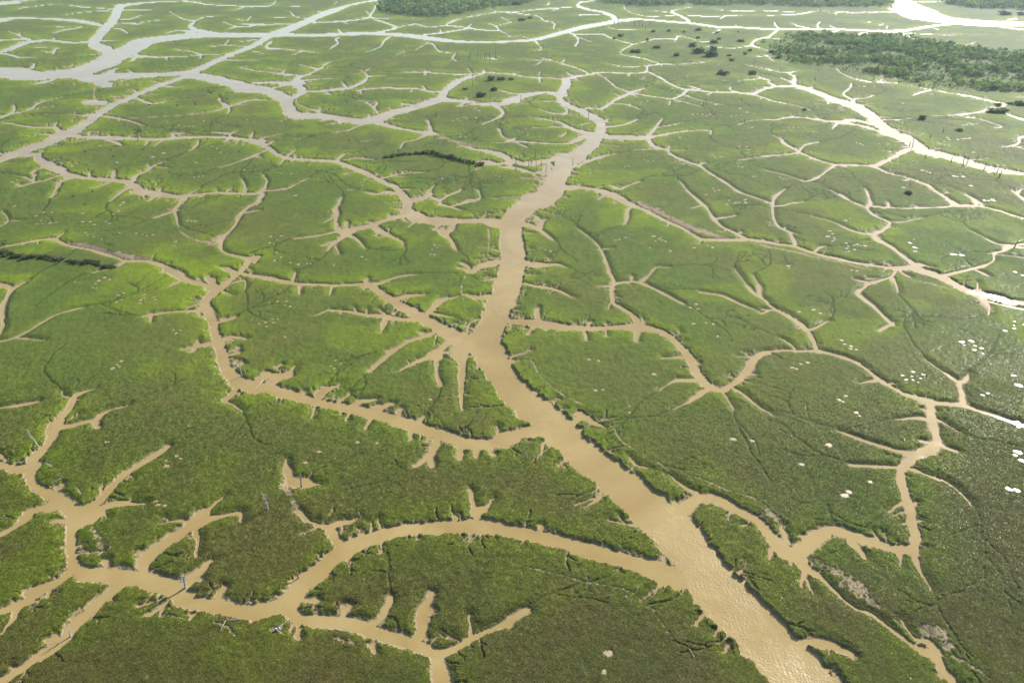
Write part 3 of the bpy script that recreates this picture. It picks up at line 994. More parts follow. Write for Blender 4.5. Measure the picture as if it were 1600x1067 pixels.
for P in veins:
    raster(P, 1.0*max(1.0, math.hypot(P[0, 0], P[0, 1])/230.0), 'v')
for gi_, P in enumerate(gullies):
    fd = max(1.0, math.hypot(P[0, 0], P[0, 1])/230.0)
    if gi_ % 10 < 2: raster(P, 3.0*fd**.6, 'g', 0.6)
    else: raster(P, 1.2*fd, 'd')
PANMASK = np.full(WX.shape, 9.0, np.float32)
pools = []                                   # X, Y, rx, ry
for kind, pts in parse(PANS):
    for (x, y, s) in pts:
        X, Y = to_ground(x, y); X, Y = float(X), float(Y)
        r = s*0.5*math.sqrt(X*X+Y*Y+CAM_H**2)/F*(0.92 if y > 420 else 1.12)
        pools.append((X, Y, r*R.uniform(.95, 1.25), r*R.uniform(.75, 1.1)*max(1.0, math.hypot(X, Y)/330.0)**0.5))
for (X, Y, rx, ry) in pools:
    m = 1.6;
    cx, cy = to_sheet(np.array([X-m*rx, X+m*rx, X-m*rx, X+m*rx]), np.array([Y-m*ry, Y-m*ry, Y+m*ry, Y+m*ry]))
    c0 = np.searchsorted(gx, cx.min())-1; c1 = np.searchsorted(gx, cx.max())+1
    r0 = np.searchsorted(gy, cy.min())-1; r1 = np.searchsorted(gy, cy.max())+1
    xs = WX[r0:r1, c0:c1]; ys = WY[r0:r1, c0:c1]
    s_ = PANMASK[r0:r1, c0:c1]; np.minimum(s_, np.hypot((xs-X)/rx, (ys-Y)/ry)-1.0, out=s_)

# ---------------------------------------------------------------- heights
sc = np.clip(DIST/230.0, 1, 12)
_lv = np.log2(sc)
def lod(base, seed, ay=1.0, f=vnoise):
    """noise whose wavelength doubles with distance, blended between fixed octaves"""
    tot = np.zeros(WX.shape, np.float32)
    for k in range(5):
        w = np.clip(1-np.abs(_lv-k), 0, 1)
        rows = np.where(w.max(1) > 0)[0]
        if len(rows) == 0: continue
        a, b = rows[0], rows[-1]+1
        q = base*2**k
        tot[a:b] += w[a:b]*f(WX[a:b]/q, WY[a:b]/(q*ay), seed+17*k)
    return tot
n1 = lod(3.0, 3); n2 = lod(1.25, 9); n3 = lod(0.5, 15)
billow = np.abs(2*n1-1)*0.9 + np.abs(2*n2-1)*0.8 + n3*0.3
amp = np.clip(0.10+0.27*HW, 0.10, 0.95)*sc**0.6
lob = np.abs(2*lod(6.5, 23)-1)-0.4
Dr = D + (billow-0.72)*amp + lob*np.clip(0.32*(HW-1.2), 0, 1.1)*sc**0.3
Dr = Dr + ((lod(0.8, 25)-0.5)*0.55 + (lod(0.42, 27)-0.5)*0.4)*np.clip(0.25+0.35*HW, 0, 1)*sc**0.5                    # ragged, lobed bank line
und = fbm(WX/18, WY/18, 31, 3)-0.5
zb = np.clip(0.10+0.20*HW, 0.12, 0.68)
rw = 0.22+0.45*vnoise(WX/9, WY/9, 41)**2 + 1.5*sstep(.45, .72, fbm(WX/11, WY/11, 43, 2)) + 0.15*(sc-1)
rise = sstep(0, 1, Dr/rw)
Dd = np.clip(Dr, 0, 30)
marsh = zb + (0.68-zb)*sstep(0.0, 2.6, Dd) + und*0.18*sstep(1, 4, Dd)
Z = np.where(Dr < 0, np.maximum(-0.7, Dr*0.6-0.04), -0.04+(marsh+0.04)*rise)
# gullies that the tide has left: bare grooves in the bank
gk = 1-sstep(0.0, 1.0, (DG+(lod(0.5, 29)-0.5)*0.25*sc)/(0.30*sc**0.8))
Z = np.where(Z > 0.07, Z*(1-gk)+0.07*gk, Z)
vk = 1-sstep(0.0, 1.0, (DV+(lod(0.9, 33)-0.5)*0.4*sc)/(0.42*sc**0.8))
vk = vk*sstep(0.4, 1.2, Dr)
Z = Z-0.28*vk*np.clip(Z, 0, 1)
# pools: shallow hollows a hand deep
pn = PANMASK + (lod(0.9, 51)-0.5)*0.5
pk = sstep(-0.05, 0.22, pn)
Z = np.where((pk < 1) & (Z > 0.3), Z-(0.22+0.04*(sc-1))*(1-pk), Z)
# mud strips
mudn = MUD + (lod(2.2, 61)-0.5)*1.3 + (lod(0.6, 63)-0.5)*1.2
mudk = 1-sstep(-0.35, 0.25, mudn)
Z = Z - np.where(Z > 0.15, mudk*np.minimum(0.14, Z*0.25), 0)
# tussock canopy relief
cov = sstep(0.25, 0.9, Dr)*pk*(1-0.7*mudk)*(1-gk)
tus = 0.5*vnoise(WX/0.9, WY/0.9, 71)+0.35*vnoise(WX/0.45, WY/0.45, 72)
tus2 = 0.6*lod(1.3, 73)+0.4*lod(0.6, 75)
nearw = 1-sstep(180, 420, DIST)
Z = Z + cov*(0.14*(tus-0.42)*nearw + 0.24*(tus2-0.5)*np.clip(sc, 1, 4.0))
# beyond the survey sheet the same marsh carries on, with broad winding water
out = (WY > 1750)
wind = np.abs(fbm(WX/900, WY/1400, 91, 3)-0.5)
Z = np.where(out, np.where(wind < 0.012, -0.3, 0.8), Z)

# vegetation zones (species, not light): 1 = fresh levee growth, 0 = older sward
lamL = 7.0*sc**0.5
nl = fbm(WX/7, WY/7, 81, 3); nl2 = fbm(WX/38, WY/38, 85, 2)
lev = np.clip(np.exp(-np.clip(DB, 0, 60)/lamL)-0.10, 0, 1)*sstep(0.30, 0.62, nl*0.6+nl2*0.55)*1.5
lev += 0.45*sstep(0.60, 0.74, fbm(WX/26, WY/26, 95, 3))
lev = np.clip(lev*1.2, 0, 1)*cov*(0.5+0.5*sstep(120, 300, DIST))
bare = 1-sstep(0.22, 0.72, np.where(pk < 1, 0.0, Dr/np.clip(rw+0.25, .3, 3)))
bare = np.maximum(bare, np.maximum(mudk*0.95, gk*0.9))
bare = np.where(out, (wind < 0.012)*1.0, np.maximum(bare, 1-pk))

verts = np.stack([WX, WY, Z], -1).reshape(-1, 3)
idx = np.arange(NR*NC).reshape(NR, NC)
quads = np.stack([idx[1:, :-1], idx[1:, 1:], idx[:-1, 1:], idx[:-1, :-1]], -1).reshape(-1, 4)
def mesh_from(name, verts, faces, nper):
    me = bpy.data.meshes.new(name)
    me.vertices.add(len(verts)); me.vertices.foreach_set('co', np.asarray(verts, np.float32).ravel())
    nf = len(faces)
    me.loops.add(nf*nper); me.loops.foreach_set('vertex_index', np.asarray(faces, np.int32).ravel())
    me.polygons.add(nf)
    me.polygons.foreach_set('loop_start', np.arange(0, nf*nper, nper, dtype=np.int32))
    me.polygons.foreach_set('loop_total', np.full(nf, nper, np.int32))
    me.update(calc_edges=True)
    return me
def fattr(me, name, arr, dom='POINT'):
    a = me.attributes.new(name, 'FLOAT', dom); a.data.foreach_set('value', np.asarray(arr, np.float32).ravel())
me = mesh_from("marsh_ground", verts, quads, 4)
me.polygons.foreach_set('use_smooth', np.ones(len(quads), bool))
fattr(me, 'bare', bare); fattr(me, 'lev', lev); fattr(me, 'vein', vk)
ground = bpy.data.objects.new("marsh_ground", me); COL.objects.link(ground)
ground['kind'] = 'structure'; ground['label'] = 'green tidal marsh cut by branching muddy creeks'

def ground_z(X, Y):
    sx, sy = to_sheet(np.atleast_1d(float(X)), np.atleast_1d(float(Y)))
    return float(grid_lookup(Z, sx, sy)[0])
def on_ground(x, y):
    X, Y = to_ground(x, y); X, Y = float(X), float(Y)
    return X, Y, max(ground_z(X, Y), -0.05)

# ---------------------------------------------------------------- materials
def newmat(name):
    m = bpy.data.materials.new(name); m.use_nodes = True
    nt = m.node_tree; nt.nodes.clear()
    return m, nt, nt.nodes, nt.links
def ramp(N, stops, interp='LINEAR'):
    r = N.new('ShaderNodeValToRGB'); r.color_ramp.interpolation = interp
    while len(r.color_ramp.elements) < len(stops): r.color_ramp.elements.new(0.5)
    for e, (p, c) in zip(r.color_ramp.elements, stops):
        e.position = p; e.color = (*c, 1)
    return r
def noise(N, L, vec, scale, detail=3, rough=0.55):
    n = N.new('ShaderNodeTexNoise'); n.inputs['Scale'].default_value = scale
    n.inputs['Detail'].default_value = detail; n.inputs['Roughness'].default_value = rough
    L.new(vec, n.inputs['Vector']); return n.outputs['Fac']
def mixc(N, L, fac, a, b, blend='MIX'):
    m = N.new('ShaderNodeMix'); m.data_type = 'RGBA'; m.blend_type = blend
    for s, v in ((m.inputs[0], fac), (m.inputs[6], a), (m.inputs[7], b)):
        if hasattr(v, 'is_linked'): L.new(v, s)
        elif isinstance(v, (int, float)): s.default_value = v
        else: s.default_value = (*v, 1)
    return m.outputs[2]
def mathn(N, L, op, a, b=0.0):
    m = N.new('ShaderNodeMath'); m.operation = op
    for s, v in ((m.inputs[0], a), (m.inputs[1], b)):
        if hasattr(v, 'is_linked'): L.new(v, s)
        else: s.default_value = v
    return m.outputs[0]

SW_A = (0.084, 0.128, 0.018)   # sward green
SW_B = (0.108, 0.116, 0.025)   # olive, older stems
SW_C = (0.064, 0.096, 0.019)   # deep green
SW_L = (0.142, 0.190, 0.014)   # fresh yellow-green levee growth
def sward_colour(N, L, pos, lev):
    big = noise(N, L, pos, 0.012, 4, 0.6); mid = noise(N, L, pos, 0.09, 4, 0.6); fine = noise(N, L, pos, 1.1, 4, 0.7)
    r1 = ramp(N, [(0.36, (0, 0, 0)), (0.62, (1, 1, 1))]); L.new(big, r1.inputs[0])
    r2 = ramp(N, [(0.38, (0, 0, 0)), (0.66, (1, 1, 1))]); L.new(mid, r2.inputs[0])
    c = mixc(N, L, r1.outputs[0], SW_A, SW_B)
    c = mixc(N, L, mathn(N, L, 'MULTIPLY', r2.outputs[0], 0.6), c, SW_C)
    sp = N.new('ShaderNodeSeparateXYZ'); L.new(pos, sp.inputs[0])
    far = mathn(N, L, 'MULTIPLY', mathn(N, L, 'SUBTRACT', sp.outputs[1], 95.0), 1/120.0)
    fr = ramp(N, [(0.0, (1, 1, 1)), (1.0, (0, 0, 0))]); L.new(far, fr.inputs[0])
    pb = noise(N, L, pos, 0.03, 4, 0.65); pbr = ramp(N, [(0.36, (.35, .35, .35)), (0.60, (1, 1, 1))]); L.new(pb, pbr.inputs[0])
    c = mixc(N, L, mathn(N, L, 'MULTIPLY', mathn(N, L, 'MULTIPLY', fr.outputs[0], 0.95), pbr.outputs[0]), c, (0.122, 0.108, 0.031))   # reed sward of the lower reach
    c = mixc(N, L, lev, c, SW_L)
    grain = noise(N, L, pos, 0.33, 5, 0.75)
    f = mathn(N, L, 'ADD', mathn(N, L, 'ADD', mathn(N, L, 'MULTIPLY', fine, 0.8), mathn(N, L, 'MULTIPLY', grain, 0.9)), 0.16)
    m = N.new('ShaderNodeMix'); m.data_type = 'RGBA'; m.blend_type = 'MULTIPLY'; m.inputs[0].default_value = 1
    L.new(c, m.inputs[6]); cc = N.new('ShaderNodeCombineColor')
    for k in range(3): L.new(f, cc.inputs[k])
    L.new(cc.outputs[0], m.inputs[7])
    return m.outputs[2]

# marsh ground
M_GROUND, nt, N, L = newmat("marsh_ground")
geo = N.new('ShaderNodeNewGeometry'); pos = geo.outputs['Position']
alev = N.new('ShaderNodeAttribute'); alev.attribute_name = 'lev'
abare = N.new('ShaderNodeAttribute'); abare.attribute_name = 'bare'
sw = sward_colour(N, L, pos, alev.outputs['Fac'])
mn = noise(N, L, pos, 0.7, 5, 0.6)
mr = ramp(N, [(0.3, (0.18, 0.135, 0.08)), (0.55, (0.28, 0.212, 0.125)), (0.8, (0.24, 0.195, 0.14))]); L.new(mn, mr.inputs[0])
avein = N.new('ShaderNodeAttribute'); avein.attribute_name = 'vein'
sw = mixc(N, L, mathn(N, L, 'MULTIPLY', avein.outputs['Fac'], 0.75), sw, (0.034, 0.050, 0.013))   # dark sedge of the wet runnels
col = mixc(N, L, abare.outputs['Fac'], sw, mr.outputs[0])
bs = N.new('ShaderNodeBsdfPrincipled'); L.new(col, bs.inputs['Base Color'])
rr = mathn(N, L, 'SUBTRACT', 0.85, mathn(N, L, 'MULTIPLY', abare.outputs['Fac'], 0.15)); L.new(rr, bs.inputs['Roughness'])
bs.inputs['Specular IOR Level'].default_value = 0.06
bf = noise(N, L, pos, 2.2, 5, 0.75)
bp = N.new('ShaderNodeBump'); bp.inputs['Strength'].default_value = 0.7; bp.inputs['Distance'].default_value = 0.30
L.new(mathn(N, L, 'MULTIPLY', bf, mathn(N, L, 'SUBTRACT', 1.0, mathn(N, L, 'MULTIPLY', abare.outputs['Fac'], 0.85))), bp.inputs['Height'])
L.new(bp.outputs[0], bs.inputs['Normal'])
wet = N.new('ShaderNodeBsdfPrincipled'); wet.inputs['Base Color'].default_value = (0.06, 0.072, 0.025, 1); wet.inputs['Roughness'].default_value = 0.34
wf = noise(N, L, pos, 6.0, 3, 0.75)
wm = ramp(N, [(0.615, (0, 0, 0)), (0.67, (1, 1, 1))]); L.new(wf, wm.inputs[0])
wb = noise(N, L, pos, 0.05, 3, 0.6); wbr = ramp(N, [(0.34, (0, 0, 0)), (0.56, (1, 1, 1))]); L.new(wb, wbr.inputs[0])
fm = mathn(N, L, 'MULTIPLY', mathn(N, L, 'MULTIPLY', wm.outputs[0], wbr.outputs[0]), mathn(N, L, 'SUBTRACT', 1.0, abare.outputs['Fac']))
mxw = N.new('ShaderNodeMixShader'); L.new(fm, mxw.inputs[0]); L.new(bs.outputs[0], mxw.inputs[1]); L.new(wet.outputs[0], mxw.inputs[2])
o = N.new('ShaderNodeOutputMaterial'); L.new(mxw.outputs[0], o.inputs[0])
me.materials.append(M_GROUND)

# silty water
M_WATER, nt, N, L = newmat("silty_water")
geo = N.new('ShaderNodeNewGeometry'); pos = geo.outputs['Position']
wn1 = noise(N, L, pos, 0.028, 6, 0.62)
wr = ramp(N, [(0.30, (0.275, 0.188, 0.062)), (0.70, (0.37, 0.272, 0.110))]); L.new(wn1, wr.inputs[0]); wn1.node.inputs['Distortion'].default_value = 1.6
bs = N.new('ShaderNodeBsdfPrincipled'); L.new(wr.outputs[0], bs.inputs['Base Color'])
bs.inputs['IOR'].default_value = 1.33
patch = noise(N, L, pos, 0.03, 4, 0.6)
aop = N.new('ShaderNodeAttribute'); aop.attribute_name = 'open'
patch = mathn(N, L, 'MULTIPLY', patch, mathn(N, L, 'ADD', 0.66, mathn(N, L, 'MULTIPLY', aop.outputs['Fac'], 0.36)))
pr = ramp(N, [(0.40, (0.07, 0.07, 0.07)), (0.56, (1, 1, 1))]); L.new(patch, pr.inputs[0])
rq = ramp(N, [(0.40, (0.09, 0.09, 0.09)), (0.56, (0.33, 0.33, 0.33))]); L.new(patch, rq.inputs[0]); L.new(rq.outputs[0], bs.inputs['Roughness'])
rip = noise(N, L, pos, 2.2, 2, 0.5)
bp = N.new('ShaderNodeBump'); bp.inputs['Distance'].default_value = 0.13
L.new(mathn(N, L, 'MULTIPLY', pr.outputs[0], 0.58), bp.inputs['Strength'])
rip2 = noise(N, L, pos, 0.55, 3, 0.6)
L.new(mathn(N, L, 'ADD', mathn(N, L, 'MULTIPLY', rip, 0.75), mathn(N, L, 'MULTIPLY', rip2, 1.1)), bp.inputs['Height']); L.new(bp.outputs[0], bs.inputs['Normal'])
o = N.new('ShaderNodeOutputMaterial'); L.new(bs.outputs[0], o.inputs[0])
# water sheet: the same fan, coarser; 'open' = how far from a bank (wind reaches only open water)
cr = np.unique(np.concatenate([np.arange(0, NR, 4), [NR-1]])); cc_ = np.unique(np.concatenate([np.arange(0, NC, 4), [NC-1]]))
wX, wY = WX[np.ix_(cr, cc_)], WY[np.ix_(cr, cc_)]
wi = np.arange(wX.size).reshape(wX.shape)
wme = mesh_from("creek_water", np.stack([wX, wY, np.zeros_like(wX)], -1).reshape(-1, 3), np.stack([wi[1:, :-1], wi[1:, 1:], wi[:-1, 1:], wi[:-1, :-1]], -1).reshape(-1, 4), 4)
fattr(wme, 'open', 0.05+0.95*sstep(1.6, 5.0, HW[np.ix_(cr, cc_)]*(D[np.ix_(cr, cc_)] < 2.0))*(1-sstep(260, 520, DIST[np.ix_(cr, cc_)])))
wme.materials.append(M_WATER)
water = bpy.data.objects.new("creek_water", wme); COL.objects.link(water)
water['kind'] = 'structure'; water['label'] = 'tan silty water filling the creeks and the main channel'

# perched pools: thin sheets of the same silty water
pv, pf = [], []
for (X, Y, rx, ry) in pools:
    zc = ground_z(X, Y)
    zw = zc+0.11
    if math.hypot(X, Y) > 300: zw = max(zw, max(ground_z(X+rx*a_, Y+ry*b_) for a_ in (-.9, 0, .9) for b_ in (-.9, 0, .9))+0.03)
    if zw < 0.25: continue
    b0 = len(pv); n = 14; ph = R.uniform(0, 6)
    for k in range(n):
        a = 2*math.pi*k/n; q = 1.10+0.16*math.sin(2*a+ph)+0.13*math.sin(3*a+2.1*ph)+R.uniform(-.08, .08)
        pv.append((X+rx*q*math.cos(a), Y+ry*q*math.sin(a), zw))
    pf.append(tuple(range(b0, b0+n)))
pme = bpy.data.meshes.new("pool_water"); pme.from_pydata(pv, [], pf); pme.update()
M_POOL, nt, N, L = newmat("pool_water")
geo = N.new('ShaderNodeNewGeometry'); wn2 = noise(N, L, geo.outputs['Position'], 0.9, 4, 0.6)
wr = ramp(N, [(0.35, (0.29, 0.225, 0.115)), (0.65, (0.37, 0.30, 0.17))]); L.new(wn2, wr.inputs[0])
bs = N.new('ShaderNodeBsdfPrincipled'); L.new(wr.outputs[0], bs.inputs['Base Color']); bs.inputs['IOR'].default_value = 1.33; bs.inputs['Roughness'].default_value = 0.45
o = N.new('ShaderNodeOutputMaterial'); L.new(bs.outputs[0], o.inputs[0])
pme.materials.append(M_POOL)
pool_o = bpy.data.objects.new("pool_water", pme); COL.objects.link(pool_o)
pool_o['kind'] = 'structure'; pool_o['label'] = 'small shallow pools of silty water dotted over the marsh'
# ---------------------------------------------------------------- grass tussocks on the nearer marsh
M_GRASS, nt, N, L = newmat("marsh_grass")
geo = N.new('ShaderNodeNewGeometry'); pos = geo.outputs['Position']
al = N.new('ShaderNodeAttribute'); al.attribute_type = 'INSTANCER'; al.attribute_name = 'lev'
c = sward_colour(N, L, pos, al.outputs['Fac'])
oi = N.new('ShaderNodeObjectInfo')
rr = ramp(N, [(0.0, (1.45, 1.45, 1.4)), (0.5, (1.65, 1.65, 1.6)), (0.9, (1.85, 1.8, 1.75)), (1.0, (2.3, 2.15, 2.1))]); L.new(oi.outputs['Random'], rr.inputs[0])
c = mixc(N, L, 1.0, c, rr.outputs[0], 'MULTIPLY')
bs = N.new('ShaderNodeBsdfPrincipled'); L.new(c, bs.inputs['Base Color'])
bs.inputs['Roughness'].default_value = 0.45; bs.inputs['Specular IOR Level'].default_value = 0.2
tr = N.new('ShaderNodeBsdfTranslucent'); L.new(c, tr.inputs['Color'])
mx = N.new('ShaderNodeMixShader'); mx.inputs[0].default_value = 0.45
L.new(bs.outputs[0], mx.inputs[1]); L.new(tr.outputs[0], mx.inputs[2])
o = N.new('ShaderNodeOutputMaterial'); L.new(mx.outputs[0], o.inputs[0])

def tussock(seed, nb=12, h=0.085, r=0.26):
    q = random.Random(seed); v = []; f = []
    for k in range(nb):
        a = q.uniform(0, 2*math.pi); rr_ = r*math.sqrt(q.random())*0.7
        bx, by = rr_*math.cos(a), rr_*math.sin(a); a2 = a+q.uniform(-.8, .8)
        hh = h*q.uniform(.55, 1.1); ln = q.uniform(.08, .20)
        w = q.uniform(.035, .07); px, py = -math.sin(a2)*w, math.cos(a2)*w
        mx_, my_ = bx+math.cos(a2)*ln*.35, by+math.sin(a2)*ln*.35
        tx, ty = bx+math.cos(a2)*ln, by+math.sin(a2)*ln
        i = len(v)
        v += [(bx-px, by-py, -.1), (bx+px, by+py, -.1), (mx_+px*.9, my_+py*.9, hh*.62), (mx_-px*.9, my_-py*.9, hh*.62), (tx, ty, hh)]
        f += [(i, i+1, i+2, i+3), (i+3, i+2, i+4)]
    m = bpy.data.meshes.new("tussock"); m.from_pydata(v, [], f); m.update(); m.materials.append(M_GRASS)
    return m
NT = 560000
sy_ = 420 + (1140-420)*rng.random(NT)**0.72; sx_ = -60 + 1720*rng.random(NT)
ex = 480 + 660*rng.random(300000)**0.8; ex2 = -60+1720*rng.random(300000)
de = grid_lookup(Dr, ex2, ex); he = grid_lookup(HW, ex2, ex); ke = (de > -0.25) & (de < 0.7) & (he > 1.1); ex, ex2 = ex[ke], ex2[ke]
Xe, Ye = to_ground(ex2, ex); ke = fbm(Xe/4, Ye/4, 131, 2) > 0.60
EDGE = np.concatenate([np.zeros(NT, bool), np.ones(ke.sum(), bool)])
sx_ = np.concatenate([sx_, ex2[ke]]); sy_ = np.concatenate([sy_, ex[ke]]); NT = len(sx_)      # sedge clumps along the banks
d_ = grid_lookup(Dr, sx_, sy_); b_ = grid_lookup(bare, sx_, sy_); z_ = grid_lookup(Z, sx_, sy_); l_ = grid_lookup(lev, sx_, sy_)
X_, Y_ = to_ground(sx_, sy_)
keep = EDGE | ((grid_lookup(vk, sx_, sy_) < 0.35) & (d_ > 0.32) & ((b_ < 0.45+0.3*rng.random(NT)) | ((grid_lookup(mudk, sx_, sy_) > .4) & (rng.random(NT) < .13))) & (z_ > 0.12) & (rng.random(NT) < sstep(450, 800, sy_)))
X_, Y_, z_, l_, d_, EDGE = X_[keep], Y_[keep], np.maximum(z_[keep], -.05), l_[keep], d_[keep], EDGE[keep]
l_[EDGE] *= 0.35
dist_ = np.hypot(X_, Y_)
scl = (0.65+0.6*rng.random(len(X_))**2)*np.clip(dist_/170, 0.85, 1.5)*(0.45+0.55*sstep(420, 760, to_sheet(X_, Y_)[1]))*np.clip(0.55+0.35*d_, .55, 1.0)*np.where(EDGE, 1.5, 1.0)
gme = bpy.data.meshes.new("marsh_grass")
gme.vertices.add(len(X_)); gme.vertices.foreach_set('co', np.stack([X_, Y_, z_], 1).astype(np.float32).ravel())
fattr(gme, 'lev', l_); fattr(gme, 'size', scl)
gme.update()
grass = bpy.data.objects.new("marsh_grass", gme); COL.objects.link(grass)
grass['kind'] = 'stuff'; grass['label'] = 'dense green and olive marsh grass covering the nearer flats'
grass['category'] = 'grass'
print("tussocks", len(X_))
tussocks = bpy.data.collections.new("tussocks")
for k in range(4):
    tussocks.objects.link(bpy.data.objects.new("tussock", tussock(40+k)))
ng = bpy.data.node_groups.new("tussock_scatter", 'GeometryNodeTree')
ng.interface.new_socket("Geometry", in_out='INPUT', socket_type='NodeSocketGeometry')
ng.interface.new_socket("Geometry", in_out='OUTPUT', socket_type='NodeSocketGeometry')
gi = ng.nodes.new('NodeGroupInput'); go = ng.nodes.new('NodeGroupOutput')
def scatter(ng, gi, go, coll, tilt):
    ci = ng.nodes.new('GeometryNodeCollectionInfo'); ci.inputs['Collection'].default_value = coll
    ci.inputs['Separate Children'].default_value = True; ci.inputs['Reset Children'].default_value = True
    ip = ng.nodes.new('GeometryNodeInstanceOnPoints'); ip.inputs['Pick Instance'].default_value = True
    rv = ng.nodes.new('FunctionNodeRandomValue'); rv.data_type = 'FLOAT_VECTOR'
    rv.inputs[0].default_value = (-tilt, -tilt, 0); rv.inputs[1].default_value = (tilt, tilt, 6.283)
    na = ng.nodes.new('GeometryNodeInputNamedAttribute'); na.data_type = 'FLOAT'; na.inputs[0].default_value = 'size'
    ng.links.new(gi.outputs[0], ip.inputs['Points']); ng.links.new(ci.outputs[0], ip.inputs['Instance'])
    ng.links.new(rv.outputs[0], ip.inputs['Rotation']); ng.links.new(na.outputs[0], ip.inputs['Scale'])
    ng.links.new(ip.outputs[0], go.inputs[0])
scatter(ng, gi, go, tussocks, 0.2)
grass.modifiers.new("scatter", 'NODES').node_group = ng
# ---------------------------------------------------------------- plain surface materials
def simple(name, stops, scale, rough=0.8, coord='obj', bump=0.0):
    m, nt, N, L = newmat(name)
    if coord == 'obj':
        tc = N.new('ShaderNodeTexCoord'); vec = tc.outputs['Object']
    else:
        g = N.new('ShaderNodeNewGeometry'); vec = g.outputs['Position']
    n = noise(N, L, vec, scale, 4, 0.6)
    r = ramp(N, stops); L.new(n, r.inputs[0])
    b = N.new('ShaderNodeBsdfPrincipled'); L.new(r.outputs[0], b.inputs['Base Color']); b.inputs['Roughness'].default_value = rough
    b.inputs['Specular IOR Level'].default_value = 0.25
    if bump:
        bp = N.new('ShaderNodeBump'); bp.inputs['Strength'].default_value = bump; bp.inputs['Distance'].default_value = 0.05
        L.new(n, bp.inputs['Height']); L.new(bp.outputs[0], b.inputs['Normal'])
    o = N.new('ShaderNodeOutputMaterial'); L.new(b.outputs[0], o.inputs[0])
    return m
M_WOOD = simple("bleached_wood", [(0.3, (0.24, 0.22, 0.19)), (0.5, (0.42, 0.40, 0.36)), (0.75, (0.32, 0.295, 0.255))], 3.0, 0.8, bump=0.4)
M_BARK = simple("weathered_bark", [(0.3, (0.10, 0.085, 0.07)), (0.6, (0.20, 0.17, 0.14))], 2.0, 0.9)
def leafmat(name, a, b, c, tl=0.45, pscale=0.25):
    m, nt, N, L = newmat(name)
    g = N.new('ShaderNodeNewGeometry'); oi = N.new('ShaderNodeObjectInfo')
    n = noise(N, L, g.outputs['Position'], pscale, 4, 0.6)
    r = ramp(N, [(0.3, a), (0.5, b), (0.72, c)]); L.new(n, r.inputs[0])
    r2 = ramp(N, [(0, (0.55, 0.6, 0.6)), (.6, (1.05, 1.05, 1.0)), (1, (1.55, 1.45, 1.3))]); L.new(oi.outputs['Random'], r2.inputs[0])
    cc = mixc(N, L, 1.0, r.outputs[0], r2.outputs[0], 'MULTIPLY')
    bs = N.new('ShaderNodeBsdfPrincipled'); L.new(cc, bs.inputs['Base Color']); bs.inputs['Roughness'].default_value = 0.6
    bs.inputs['Specular IOR Level'].default_value = 0.3
    t = N.new('ShaderNodeBsdfTranslucent'); L.new(cc, t.inputs[0])
    x = N.new('ShaderNodeMixShader'); x.inputs[0].default_value = tl
    L.new(bs.outputs[0], x.inputs[1]); L.new(t.outputs[0], x.inputs[2])
    o = N.new('ShaderNodeOutputMaterial'); L.new(x.outputs[0], o.inputs[0])
    return m
M_LEAF = leafmat("shrub_leaves", (0.045, 0.08, 0.022), (0.065, 0.11, 0.03), (0.09, 0.14, 0.04))
M_WOODS = leafmat("wood_leaves", (0.085, 0.150, 0.035), (0.125, 0.205, 0.05), (0.18, 0.25, 0.075), tl=0.65, pscale=0.05)
M_REED = leafmat("tall_reeds", (0.09, 0.15, 0.025), (0.12, 0.18, 0.035), (0.17, 0.2, 0.07), pscale=0.6)
M_SCRUB = leafmat("grey_scrub", (0.07, 0.095, 0.035), (0.12, 0.135, 0.06), (0.2, 0.195, 0.14), pscale=0.9)

# ---------------------------------------------------------------- mesh helpers
def tube(V, Fc, pts, radii, n=7):
    """tapered tube through pts, appended to vertex / face lists"""
    b0 = len(V); up = Vector((0.13, 0.31, 0.94))
    for i, p in enumerate(pts):
        p = Vector(p)
        t = (Vector(pts[min(i+1, len(pts)-1)])-Vector(pts[max(i-1, 0)])).normalized()
        a = t.cross(up)
        if a.length < 1e-3: a = t.cross(Vector((1, 0, 0)))
        a.normalize(); b = t.cross(a)
        for k in range(n):
            q = 2*math.pi*k/n
            V.append(p+(a*math.cos(q)+b*math.sin(q))*radii[i])
    for i in range(len(pts)-1):
        for k in range(n):
            k2 = (k+1) % n
            Fc.append((b0+i*n+k, b0+i*n+k2, b0+(i+1)*n+k2, b0+(i+1)*n+k))
    Fc.append(tuple(b0+k for k in range(n))[::-1])
    Fc.append(tuple(b0+(len(pts)-1)*n+k for k in range(n)))
def mk(name, V, Fc, mat, parent=None, loc=None):
    m = bpy.data.meshes.new(name); m.from_pydata([tuple(v) for v in V], [], Fc); m.update(); m.materials.append(mat)
    ob = bpy.data.objects.new(name, m); COL.objects.link(ob)
    if parent: ob.parent = parent
    if loc: ob.location = loc
    return ob
def tag(ob, label, cat, group=None):
    ob['label'] = label; ob['category'] = cat
    if group: ob['group'] = group
    return ob
def empty(name, loc):
    e = bpy.data.objects.new(name, None); COL.objects.link(e); e.location = loc; e.empty_display_size = 0.3; return e
def top_of(bx, by, tx, ty):
    """world base, and the top point over the base's own row"""
    X, Y, zg = on_ground(bx, by)
    zg = max(zg, -0.1)
    u, v = tx-800.0, 533.5-ty
    dX, dY, dZ = u, F*CP+v*SP, -F*SP+v*CP
    t = Y/dY
    return Vector((X, Y, zg)), Vector((t*dX, Y, CAM_H+t*dZ))

